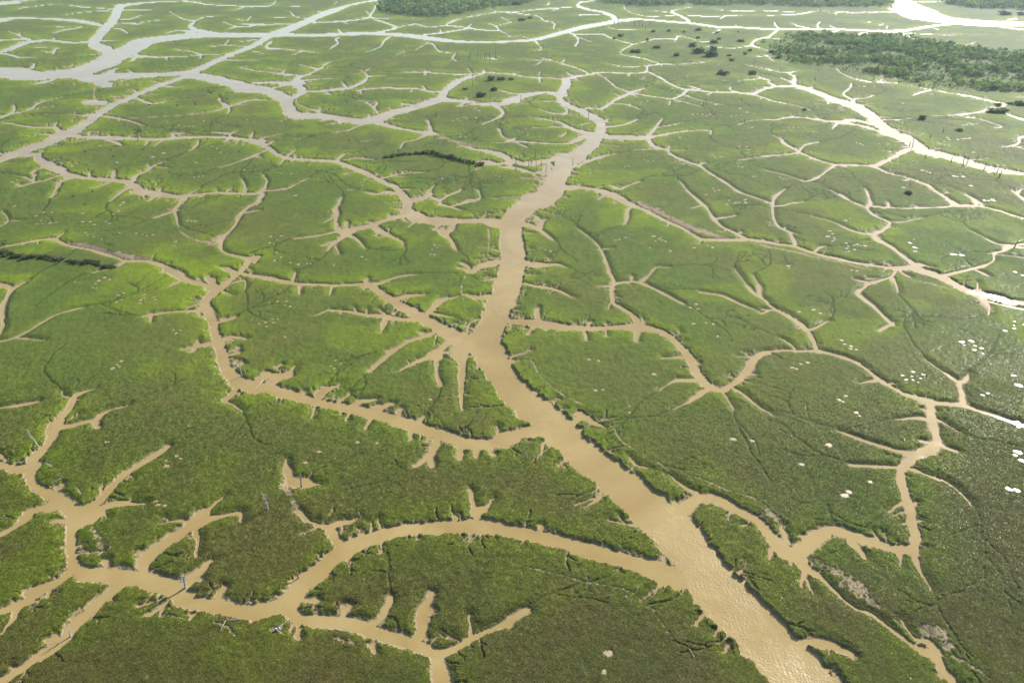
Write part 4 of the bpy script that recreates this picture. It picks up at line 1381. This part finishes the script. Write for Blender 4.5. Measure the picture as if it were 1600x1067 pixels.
# ---------------------------------------------------------------- dead trees
def snag(bx, by, tx, ty, seed, label, group, rad=None, nbr=5, detail=True, mat=None, spread=0.35, leaves=0, name="dead_tree"):
    q = random.Random(seed); base, top = top_of(bx, by, tx, ty); mat = mat or M_WOOD
    ax = top-base; h = ax.length
    if h < 0.6: ax = Vector((0, 0, .8)); h = 0.8
    r0 = rad or max(0.10, h*0.028)
    pts = []; rr_ = []; n = 7
    wob = [Vector((q.uniform(-1, 1), q.uniform(-1, 1), 0))*h*0.03 for _ in range(n+1)]
    for k in range(n+1):
        t = k/n
        pts.append(ax*t+(wob[k] if 0 < k else Vector((0, 0, 0)))*min(1, t*2)); rr_.append(r0*(1-0.62*t)*(1.35 if k == 0 else 1))
    pts[0] = pts[0]-Vector((0, 0, 0.4))
    brs = []
    for k in range(nbr):
        t = q.uniform(0.35, 0.97); i = int(t*n); p = pts[i]+(pts[min(i+1, n)]-pts[i])*(t*n-i)
        a = q.uniform(0, 2*math.pi); L_ = h*spread*q.uniform(.5, 1.0)*(1.25-t*0.6); el = q.uniform(.25, .95)
        d = Vector((math.cos(a)*math.cos(el), math.sin(a)*math.cos(el), math.sin(el)))
        bp_ = [p]; m_ = 4
        for j in range(m_):
            d = (d+Vector((q.uniform(-.3, .3), q.uniform(-.3, .3), q.uniform(-.05, .3)))).normalized()
            bp_.append(bp_[-1]+d*L_/m_)
        br = max(0.04, r0*0.46*(1.1-0.5*t)); brs.append((bp_, [br*(1-0.8*j/m_) for j in range(m_+1)]))
    if detail:
        e = empty(name, base)
        V, Fc = [], []; tube(V, Fc, pts, rr_, 8); mk("trunk", V, Fc, mat, e)
        for bp_, br in brs:
            V, Fc = [], []; tube(V, Fc, bp_, br, 5)
            d = bp_[-1]-bp_[-2]
            for s in range(2):                      # twigs
                p = bp_[-1-s]; dd = (d.normalized()+Vector((q.uniform(-.9, .9), q.uniform(-.9, .9), q.uniform(-.1, .6)))).normalized()
                tube(V, Fc, [p, p+dd*h*0.10], [br[-1-s]*.8, .012], 4)
            mk("branch", V, Fc, mat, e)
        if leaves:
            V, Fc = [], []
            for bp_, br in brs:
                leafcloud(V, Fc, bp_[-1], h*0.10, leaves, q, 0.14)
            mk("foliage", V, Fc, M_REED, e)
        tag(e, label, 'dead tree' if not leaves else 'tree', group); return e
    V, Fc = [], []; tube(V, Fc, pts, rr_, 6)
    for bp_, br in brs: tube(V, Fc, bp_[::2], br[::2], 4)
    ob = mk(name, V, Fc, mat, None, base); tag(ob, label, 'dead tree', group); return ob
def leafcloud(V, Fc, c, r, n, q, s, flat=1.0):
    for _ in range(n):
        d = Vector((q.gauss(0, 1), q.gauss(0, 1), q.gauss(0, 1))); d.normalize()
        p = Vector(c)+Vector((d.x*r, d.y*r, d.z*r*flat))*(q.random()**0.45)
        a = Vector((q.gauss(0, 1), q.gauss(0, 1), q.gauss(0, .7))).normalized(); b = a.cross(Vector((q.gauss(0, 1), q.gauss(0, 1), q.gauss(0, 1)))).normalized()
        ss = s*q.uniform(.6, 1.3); i = len(V)
        V += [p-a*ss-b*ss*.6, p+a*ss-b*ss*.6, p+a*ss*.7+b*ss*.7, p-a*ss*.7+b*ss*.7]; Fc.append((i, i+1, i+2, i+3))

NEAR = [
 (60, 698, 41, 671, .14, 4, .22, 0, "tall bleached trunk bent over the creek at the far left edge"),
 (378, 588, 372, 561, .13, 6, .25, 0, "forked white trunk on the mud islet of the left creek bend"),
 (419, 798, 414, 773, .16, 13, .42, 0, "many-branched white dead tree with a long shadow on open grass"),
 (471, 761, 469, 741, .15, 6, .22, 0, "dark broken trunk at the head of a small muddy inlet"),
 (748, 659, 746, 640, .09, 8, .20, 9, "thin pale tree with sparse leaves near the grassy point of the main channel"),
 (824, 721, 822, 697, .09, 4, .16, 0, "slender pale pole-like trunk on the grass left of the main channel"),
 (290, 918, 286, 899, .22, 14, .45, 0, "squat bleached tree with a thick tangled crown standing in the creek"),
 (110, 994, 107, 978, .13, 6, .28, 0, "short pale dead tree beside the narrow creek at lower left"),
 (828, 577, 828, 559, .10, 5, .2, 0, "thin bare trunk on the right bank of the main channel bend"),
 (295, 671, 293, 663, .14, 0, .2, 0, "short white broken stump alone on the left grass"),
 (466, 903, 464, 888, .13, 3, .2, 0, "dark leaning stub on the left bank of the curved creek"),
 (438, 921, 437, 910, .12, 2, .2, 0, "low dark stub at the bank just above the creek fork"),
 (879, 738, 878, 731, .12, 1, .2, 0, "small pale stump in dark sedge beside the main channel"),
 (922, 910, 922, 900, .05, 0, .2, 0, "thin upright stake beside the pale wrack line"),
]
for k, (bx, by, tx, ty, rad, nb, sp, lv, lab) in enumerate(NEAR):
    dark = lab.startswith(("dark", "low dark"))
    snag(bx, by, tx, ty, 100+k, lab, "dead trees on the nearer marsh", rad*1.25, nb, True, M_BARK if dark else M_WOOD, sp, lv,
         "dead_tree" if nb > 2 or ty < by-15 else "stump")
FAR = [
 ("bare snag in the dark reed strip left of the river bend", "snags in the reed strip", 0,
  [(585.5, 252, 584.5, 236), (595, 254, 591, 233), (617, 242, 617, 231), (629, 241, 629, 231), (644, 240, 643, 231), (722, 256, 721, 234), (726, 258, 726, 238), (731, 258, 731, 240), (745, 263, 745, 250), (751, 257, 751, 235), (767, 248, 767, 237)]),
 ("dark thin snag standing in the mudflat beside the river bend", "snags on the mudflat", 1,
  [(744.5, 261.5, 744, 251), (806, 270, 806, 251), (819.5, 248, 819.5, 233), (830, 258, 829.5, 240), (838, 267, 838, 252), (846, 266, 846, 242), (853, 269, 854, 257), (858, 243, 858, 234), (837, 248, 837, 231), (826, 262, 826, 250)]),
 ("lone dark snag at the water's edge right of the mudflat", None, 1, [(895, 258, 895, 246)]),
 ("stout dark snag in the bank above the river narrows", None, 1, [(919.5, 187, 919.5, 170)]),
 ("thin snag in the small stand north of the middle creek", "snags in the small northern stand", 1,
  [(735, 90, 735, 81), (746.5, 90, 746.5, 79), (760, 94.5, 760, 77), (764.5, 93, 765, 81.5), (757, 92, 757, 82), (774.5, 90, 774.5, 79), (732, 94, 732, 88), (751, 93, 751, 85)]),
 ("thin snag among the dark bushes of the river island", "snags on the bushy island", 0,
  [(738.5, 135, 738.5, 114), (766, 160, 766.5, 148), (778.5, 156, 778.5, 144), (743, 159, 743, 146), (736, 156, 736, 148)]),
 ("lone snag on the outside of the river loop", None, 1, [(814, 154, 813.5, 148)]),
 ("tall dark snag at the distant river junction", "snags by the distant river junction", 1,
  [(966.5, 40, 966.5, 27), (991.6, 41, 991.6, 29), (960, 39, 960, 31), (999.7, 43, 999.7, 35), (1015.6, 40, 1016, 33), (1004, 44, 1004, 36), (1008.5, 47, 1009, 39)]),
 ("solitary short snag among scattered far bushes", None, 1, [(1179.7, 99, 1179, 92)]),
 ("dark slanting snag on the far right creek bank", "snags along the right creek bank", 1,
  [(1445, 250.5, 1447.4, 241), (1453, 217, 1455, 209), (1472.8, 209, 1475.6, 200), (1485.4, 256, 1489, 244), (1509.3, 258.6, 1515.8, 241), (1504.4, 259.8, 1508, 237), (1526.6, 249.5, 1528.9, 242), (1536.4, 268, 1542, 253.6), (1557.5, 271, 1561.6, 258.8), (1562, 278, 1565.8, 264), (1560, 280, 1562, 270)]),
 ("dark snag leaning over the small pond at the right edge", "snags by the right edge pond", 1, [(1585, 388, 1592.5, 372), (1583, 389, 1588, 380)]),
 ("dark snag tangle at the fork of the right creek", "snags at the right creek fork", 1, [(1426, 229, 1428, 216), (1421, 228, 1423, 221)]),
 ("thin snag standing in front of the right-hand wood", "snags before the right wood", 1,
  [(1321, 112, 1323.4, 105), (1364.8, 126, 1366.4, 116), (1404, 130, 1406, 116.6), (1470, 68, 1471, 61), (1279, 113, 1280, 108), (1273, 127, 1274, 121)]),
 ("short dark snag in the flat between two right-hand creeks", "snags on the right flat", 1, [(1163, 193, 1164, 186), (1158, 160, 1158.5, 153), (1104, 165, 1104, 155), (1099, 166, 1099, 158)]),
]
s_ = 500
for lab, grp, dark, items in FAR:
    for it in items:
        s_ += 1; d = math.hypot(*[float(v) for v in to_ground(it[0], it[1])])
        snag(*it, s_, lab, grp or "single far snags", max(0.13, d*0.00047), 4, False, M_BARK if dark else M_WOOD, 0.2)

# tree with a thin green crown over the left creek
def leafy_tree(bx, by, tx, ty, seed, label, group=None):
    q = random.Random(seed); base, top = top_of(bx, by, tx, ty); h = (top-base).length
    e = empty("leafy_tree", base); V, Fc = [], []
    tube(V, Fc, [(0, 0, -.4), tuple((top-base)*.4+Vector((.1, 0, 0))), tuple((top-base)*.8)], [h*.03, h*.022, h*.01], 7)
    for k in range(7):
        a = q.uniform(0, 6.28); p = (top-base)*q.uniform(.45, .75)
        tube(V, Fc, [p, p+Vector((math.cos(a)*h*.18, math.sin(a)*h*.18, h*.16))], [h*.01, .02], 5)
    mk("trunk", V, Fc, M_BARK, e)
    V, Fc = [], []
    for k in range(13):
        a = q.uniform(0, 6.28); rr_ = h*.26*math.sqrt(q.random())
        leafcloud(V, Fc, (top.x-base.x+math.cos(a)*rr_, math.sin(a)*rr_, h*q.uniform(.55, 1.0)), h*.10, 34, q, h*.022)
    mk("crown", V, Fc, M_LEAF, e)
    return tag(e, label, 'tree', group)
leafy_tree(216, 223, 215, 201, 3, "tall thin-crowned tree standing over the upper left creek")
leafy_tree(8, 394, 4, 377, 4, "dark leafy tree at the left end of the grey thicket")

# ---------------------------------------------------------------- bushes
def bush_meshes(seed, mat, n=330, s=.10, flat=.75, lob=9, tall=False):
    q = random.Random(seed); V, Fc = [], []
    for k in range(lob):
        a = q.uniform(0, 6.28); r = 0.62*math.sqrt(q.random())
        hz = q.uniform(.35, .95) if tall else q.uniform(.28, .72)
        leafcloud(V, Fc, (math.cos(a)*r, math.sin(a)*r, hz), q.uniform(.26, .42), n//lob, q, s, flat)
    leafcloud(V, Fc, (0, 0, .18), .75, n//4, q, s*1.2, .3)
    cm = bpy.data.meshes.new("crown"); cm.from_pydata([tuple(v) for v in V], [], Fc); cm.update(); cm.materials.append(mat)
    V, Fc = [], []
    for k in range(6):
        a = q.uniform(0, 6.28)
        tube(V, Fc, [(0.05*math.cos(a), .05*math.sin(a), -.12), (.25*math.cos(a), .25*math.sin(a), .3), (.42*math.cos(a), .42*math.sin(a), .62)], [.035, .025, .01], 5)
    sm = bpy.data.meshes.new("stem"); sm.from_pydata([tuple(v) for v in V], [], Fc); sm.update(); sm.materials.append(M_BARK)
    return cm, sm
BUSH = [bush_meshes(900+k, M_LEAF) for k in range(5)]
REED = [bush_meshes(950+k, M_REED, 420, .11, 1.3, 10, True) for k in range(3)]
SCRUB = [bush_meshes(970+k, M_SCRUB, 420, .09, .9, 10) for k in range(4)]
bq = random.Random(77)
def bush(x, y, rpx, hfac, label, group, kinds=BUSH, name="bush", cat="bush", depth=1.0):
    X, Y, z = on_ground(x, y); sl = math.sqrt(X*X+Y*Y+CAM_H**2)
    r = rpx*sl/F
    e = empty(name, (X, Y+r*0.5*depth, max(z, .1)-.05))
    e.rotation_euler = (0, 0, bq.uniform(0, 6.28)); e.scale = (1, 1, 1)
    cm, sm = bq.choice(kinds)
    for nm, m in (("stem", sm), ("crown", cm)):
        ob = bpy.data.objects.new(nm, m); COL.objects.link(ob); ob.parent = e; ob.scale = (r, r*depth, r*hfac)
    return tag(e, label, cat, group)
small = "small round dark green bush on the distant open marsh"
SM = [(970, 57, 5.5), (1012, 62, 3.5), (1021, 50, 4), (1045, 49, 4), (1069, 51, 3.5), (1120, 52, 3.5), (1091, 60, 3.5), (1124, 62, 4), (1154, 51, 2), (1172, 80, 4), (1165, 85, 4), (1143, 95, 5), (1058, 87, 6), (1257, 173, 4), (1206, 82, 5)]
for x, y, r in SM: bush(x, y+r*.4, r, .85, small, "small far bushes")
BIG = [(1092, 49, 6.5, .6, "flat-topped bush just below the far right river"), (1116, 69, 8, .6, "broad bush above the dark cluster of far bushes"),
 (1159, 67, 6.5, .6, "low wide bush left of the far right creek"), (1084, 75, 8.5, .7, "loose bush at upper left of the dark cluster"),
 (1094, 85, 11, .75, "left bush of the dark cluster on the far marsh"), (1116, 81, 8, .8, "upper right bush of the dark cluster on the far marsh"),
 (1113, 90, 13, .75, "largest and nearest bush of the dark cluster on the far marsh"), (1140, 89, 5, .4, "low pale bush right of the dark cluster"),
 (1132, 119, 11.5, .55, "wide dark bush alone on the grass below the cluster"), (1177, 118, 7.5, .75, "round dark bush beside a small creek head"),
 (1218, 93, 7, .7, "bush at the left foot of the right-hand wood"), (994, 84, 11, .4, "sprawling low scrub on the far centre marsh"),
 (1028, 77, 8, .5, "grey-green scrub right of the sprawling low scrub"), (1552, 178, 10, .6, "left half of the long dark bush by the right creek bend"),
 (1567, 179, 10, .6, "right half of the long dark bush by the right creek bend"), (1442, 189, 6.5, .8, "dark round bush alone right of the upper right creek"),
 (1500, 207, 6.5, .5, "flat dark bush on the right flat between two creeks"), (1420, 306, 6.5, .7, "single dark bush in the middle of the right marsh"),
 (1561, 166, 6, .5, "small bush on the upper bank of the right creek bend"), (1579, 165, 5, .6, "little bush just right of the right creek bend"),
 (1596, 167, 8, .75, "dark bush cut by the right edge of the view"), (752, 154, 10, .75, "largest dark bush on the river island"),
 (772, 144, 6.5, .9, "rounded dark bush right of the island's largest bush"), (726, 142, 5, .6, "small bush at the left side of the river island"),
 (768, 128, 8, .9, "tall dark bush at the top of the river island"), (783, 127, 8, .6, "broad scrub at the upper right of the river island"),
 (799, 127, 5.5, .7, "outer right scrub bush of the river island"), (815, 34, 8, .5, "dark bush pair member left, near the top centre creek"),
 (829, 30, 4.5, .6, "small bush right beside the top centre creek pair"), (806, 9, 13, .45, "long dark thicket at the top edge centre"),
 (1575, 25, 10, .5, "dark bush below the top right wood"), (1599, 25, 7, .5, "bush at the right edge below the top right wood"),
 (960, 61, 4, .5, "small bush at the creek bend left of the far scrub"), (43, 394, 0.1, .1, "")]
for x, y, r, hf, lab in BIG:
    if lab: bush(x, y, r, hf, lab, "larger far bushes")
# the grey thicket on the left
th = [(3+7.2*k+bq.uniform(-3, 3), 402+0.098*(7.2*k)+bq.uniform(-2.5, 2.5)) for k in range(25)]
for k, (x, y) in enumerate(th):
    bush(x, y, bq.uniform(4.5, 8.5), bq.uniform(.35, .8), "grey-green twiggy shrub in the thicket row on the left", "thicket row on the left",
         (SCRUB if k % 3 else BUSH), "thicket_shrub", "shrub")
# the tall reed strip left of the river bend
rs = [(604, 249), (613, 248), (622, 246), (631, 245), (640, 244), (649, 243), (658, 243), (667, 243), (675, 243), (683, 245), (690, 247), (697, 248), (704, 250), (711, 252), (718, 254), (725, 256), (732, 258), (739, 259), (746, 261), (752, 260)]
for k, (x, y) in enumerate(rs):
    tall = .8 if k > 6 else .45
    bush(x, y, bq.uniform(5.0, 6.8), tall*bq.uniform(.8, 1.1), "green reed clump in the strip left of the river bend", "reed strip", REED, "reed_clump", "reeds")
# dark specks: little stools of sedge on the upper left flats
for (x, y) in [(329, 147), (306, 166), (276, 167), (234, 166), (305, 163), (133, 240), (174, 237), (223, 236), (177, 247), (373, 239), (354, 157), (514, 173), (522, 173), (546, 178), (556, 168), (487, 215), (496, 246), (618, 190), (545, 222), (132, 322), (185, 347), (114, 310), (145, 302), (1242, 358)]:
    bush(x, y, 1.7, .8, "tiny dark sedge stool on the open left flats" if x < 1000 else "tiny dark sedge stool by the right creek", "dark sedge stools", BUSH, "sedge_stool", "sedge")

# ---------------------------------------------------------------- fallen logs
def log(x0, y0, x1, y1, r, seed, label, stubs=2):
    q = random.Random(seed); a = Vector(on_ground(x0, y0)); b = Vector(on_ground(x1, y1))
    a.z = max(a.z, .05)+r+.25*(a.z > .3); b.z = max(b.z, .05)+r+.25*(b.z > .3)
    d = b-a; e = empty("fallen_log", a)
    V, Fc = [], []
    pts = [d*t+Vector((0, 0, q.uniform(-.03, .05))) for t in (0, .25, .5, .75, 1)]
    tube(V, Fc, pts, [r*1.2, r, r*.85, r*.65, r*.4], 8); mk("trunk", V, Fc, M_WOOD, e)
    for k in range(stubs):
        p = d*q.uniform(.15, .9); dd = Vector((q.uniform(-1, 1), q.uniform(-1, 1), q.uniform(.1, .8))).normalized()
        V, Fc = [], []; tube(V, Fc, [p, p+dd*q.uniform(.5, 1.1)], [r*.4, r*.15], 6); mk("branch_stub", V, Fc, M_WOOD, e)
    return tag(e, label, 'log', 'fallen logs')
LOGS = [(411, 594, 398, 609, .16, "white log lying across the mud of the left creek"), (1134, 589, 1112, 598, .12, "thin white log above the fork of the right creek tree"),
 (452, 967, 437, 984, .14, "white log on the grass tip between the two lower creeks"), (377, 970, 355, 974, .12, "pale log lying along the lower creek bank"),
 (354, 974, 346, 990, .10, "pale log slanting down from the lower creek bank"), (98, 751, 80, 759, .12, "pale log on the bank island at lower left"),
 (161, 862, 155, 872, .10, "pale stick on the green point above the lower left creek"), (175, 858, 172, 862, .09, "short pale stick beside the green point stick"),
 (997, 921, 993, 930, .07, "short white stick standing out beside the wrack line"), (955, 934, 940, 936, .07, "thin white stick lying in the lower middle grass"),
 (1084, 1031, 1075, 1015, .08, "pale stick near the lower main channel bank"), (551, 547, 541, 553, .10, "thin pale stick on the middle left grass"),
 (524, 416, 520, 420, .14, "short white stick on the upper middle grass"), (979, 935, 975, 938, .11, "tiny white log piece in the lower middle grass"),
 (760, 778, 754, 783, .08, "small pale stick above the curved creek inlet"), (560, 803, 565, 812, .08, "pale stick on the bright grass above the curved creek")]
for k, (x0, y0, x1, y1, r, lab) in enumerate(LOGS): log(x0, y0, x1, y1, r*.6, 300+k, lab, 2 if r > .1 else 1)
# root plate at the lower end of the tip log
X, Y, z = on_ground(435, 987); V, Fc = [], []; q = random.Random(8)
for k in range(9):
    a = 2*math.pi*k/9; tube(V, Fc, [(0, 0, .35), (math.cos(a)*.35, math.sin(a)*.2, .5+.25*math.sin(a*2)), (math.cos(a)*.75, math.sin(a)*.45, .25+.2*math.sin(a*3))], [.28, .14, .04], 6)
tag(mk("root_plate", V, Fc, M_WOOD, None, (X, Y, z)), "pale upturned root plate on bare mud below the tip log", "stump")

# things alike are told apart by their place in the row
ORD = "first second third fourth fifth sixth seventh eighth ninth tenth eleventh twelfth thirteenth fourteenth fifteenth sixteenth seventeenth eighteenth nineteenth twentieth twenty-first twenty-second twenty-third twenty-fourth twenty-fifth".split()
same = {}
for ob in list(COL.objects):
    if ob.parent is None and 'category' in ob.keys() and 'kind' not in ob.keys(): same.setdefault(ob['label'], []).append(ob)
for lab, obs in same.items():
    if len(obs) < 2: continue
    obs.sort(key=lambda o_: float(to_sheet(np.array([o_.location.x]), np.array([o_.location.y]))[0][0]))
    for k, ob in enumerate(obs):
        ob['label'] = lab + (", leftmost" if k == 0 else ", rightmost" if k == len(obs)-1 else ", %s from the left" % ORD[k])
# ---------------------------------------------------------------- distant woods: masses of trees
def woods_trees(seed):
    q = random.Random(seed); V, Fc = [], []
    h = q.uniform(4.5, 6.5); lob = 8
    for k in range(lob):
        a = q.uniform(0, 6.28); r = 2.2*math.sqrt(q.random())
        leafcloud(V, Fc, (math.cos(a)*r, math.sin(a)*r, h*q.uniform(.35, .92)), q.uniform(.9, 1.7), 16, q, .45, .75)
    cn = len(Fc)
    tube(V, Fc, [(0, 0, -.3), (.1, 0, h*.45), (0, .1, h*.8)], [.16, .12, .04], 5)
    m = bpy.data.meshes.new("wood_tree"); m.from_pydata([tuple(v) for v in V], [], Fc); m.update()
    m.materials.append(M_WOODS); m.materials.append(M_BARK)
    mi = np.zeros(len(m.polygons), np.int32); mi[cn:] = 1; m.polygons.foreach_set('material_index', mi)
    return m
wtrees = bpy.data.collections.new("wood_trees")
for k in range(6): wtrees.objects.link(bpy.data.objects.new("wood_tree", woods_trees(60+k)))
ng2 = bpy.data.node_groups.new("wood_scatter", 'GeometryNodeTree')
ng2.interface.new_socket("Geometry", in_out='INPUT', socket_type='NodeSocketGeometry')
ng2.interface.new_socket("Geometry", in_out='OUTPUT', socket_type='NodeSocketGeometry')
scatter(ng2, ng2.nodes.new('NodeGroupInput'), ng2.nodes.new('NodeGroupOutput'), wtrees, 0.06)
def inside(px, py, poly):
    c = np.zeros(len(px), bool); n = len(poly); j = n-1
    for i in range(n):
        xi, yi = poly[i]; xj, yj = poly[j]
        hit = ((yi > py) != (yj > py)) & (px < (xj-xi)*(py-yi)/(yj-yi+1e-12)+xi); c ^= hit; j = i
    return c
def wood(poly, area_per, size, label, thin=0.0):
    P = np.array(poly, float); X, Y = to_ground(P[:, 0], P[:, 1]); W = list(zip(X, Y))
    x0, x1, y0, y1 = X.min(), X.max(), Y.min(), Y.max()
    n = int((x1-x0)*(y1-y0)/area_per)
    px = x0+(x1-x0)*rng.random(n); py = y0+(y1-y0)*rng.random(n)
    dens = fbm(px/28, py/28, 5, 3)
    k = inside(px+rng.normal(size=n)*7, py+rng.normal(size=n)*14, W) & (rng.random(n) > thin*sstep(.42, .58, dens))
    px, py, dens = px[k], py[k], dens[k]
    sx, sy = to_sheet(px, py); zz = grid_lookup(Z, sx, sy)
    m = bpy.data.meshes.new("wood"); m.vertices.add(len(px))
    m.vertices.foreach_set('co', np.stack([px, py, np.maximum(zz, .1)], 1).astype(np.float32).ravel())
    fattr(m, 'size', size*(0.5+0.5*rng.random(len(px))+1.1*rng.random(len(px))**6)*(0.35+1.3*(1-dens))); m.update()
    ob = bpy.data.objects.new("wood", m); COL.objects.link(ob)
    ob.modifiers.new("scatter", 'NODES').node_group = ng2
    ob['kind'] = 'stuff'; ob['label'] = label; ob['category'] = 'wood'
    print(label, len(px))
wood([(1212, 76), (1250, 58), (1300, 56), (1400, 57), (1440, 62), (1470, 74), (1510, 80), (1600, 84), (1690, 92), (1690, 146), (1600, 146), (1540, 143), (1480, 136), (1430, 132), (1400, 121), (1350, 113), (1310, 106), (1270, 100), (1230, 97)], 8.0, .60, "patchy green wood spread across the upper right marsh", .78)
wood([(600, 20), (640, 26), (690, 28), (760, 13), (795, 9), (830, 5), (835, -12), (640, -14), (598, 4)], 30.0, 1.25, "dense dark green wood at the top edge left of centre")
wood([(930, -2), (950, 6), (1000, 10), (1060, 9), (1080, 5), (1095, 10), (1130, 10), (1150, 7), (1250, 11), (1330, 12), (1375, 11), (1388, 4), (1390, -14), (920, -14)], 34.0, 1.25, "long dark band of forest along the top edge right of centre")
wood([(1475, 4), (1492, 9), (1520, 13), (1600, 16), (1690, 17), (1690, -14), (1520, -12)], 34.0, 1.2, "dark green forest filling the top right corner")
# ---------------------------------------------------------------- humid air
hx, hy0, hy1, hz0, hz1 = float(WX.max())*1.02, -80.0, float(WY.max())*1.02, -1.8, 128.0
hv = [(x, y, z) for z in (hz0, hz1) for (x, y) in ((-hx, hy0), (hx, hy0), (hx, hy1), (-hx, hy1))]
hf = [(0, 3, 2, 1), (4, 5, 6, 7), (0, 1, 5, 4), (1, 2, 6, 5), (2, 3, 7, 6), (3, 0, 4, 7)]
hme = bpy.data.meshes.new("haze"); hme.from_pydata(hv, [], hf); hme.update()
hm, nt, N, L = newmat("haze")
pv_ = N.new('ShaderNodeVolumePrincipled')
pv_.inputs['Color'].default_value = (0.74, 0.88, 1.0, 1)
pv_.inputs['Density'].default_value = 0.000065; pv_.inputs['Anisotropy'].default_value = 0.35
o = N.new('ShaderNodeOutputMaterial'); L.new(pv_.outputs[0], o.inputs['Volume'])
hme.materials.append(hm)
haze = bpy.data.objects.new("haze", hme); COL.objects.link(haze)
haze['kind'] = 'stuff'; haze['label'] = 'pale humid haze over the whole marsh'; haze['category'] = 'haze'
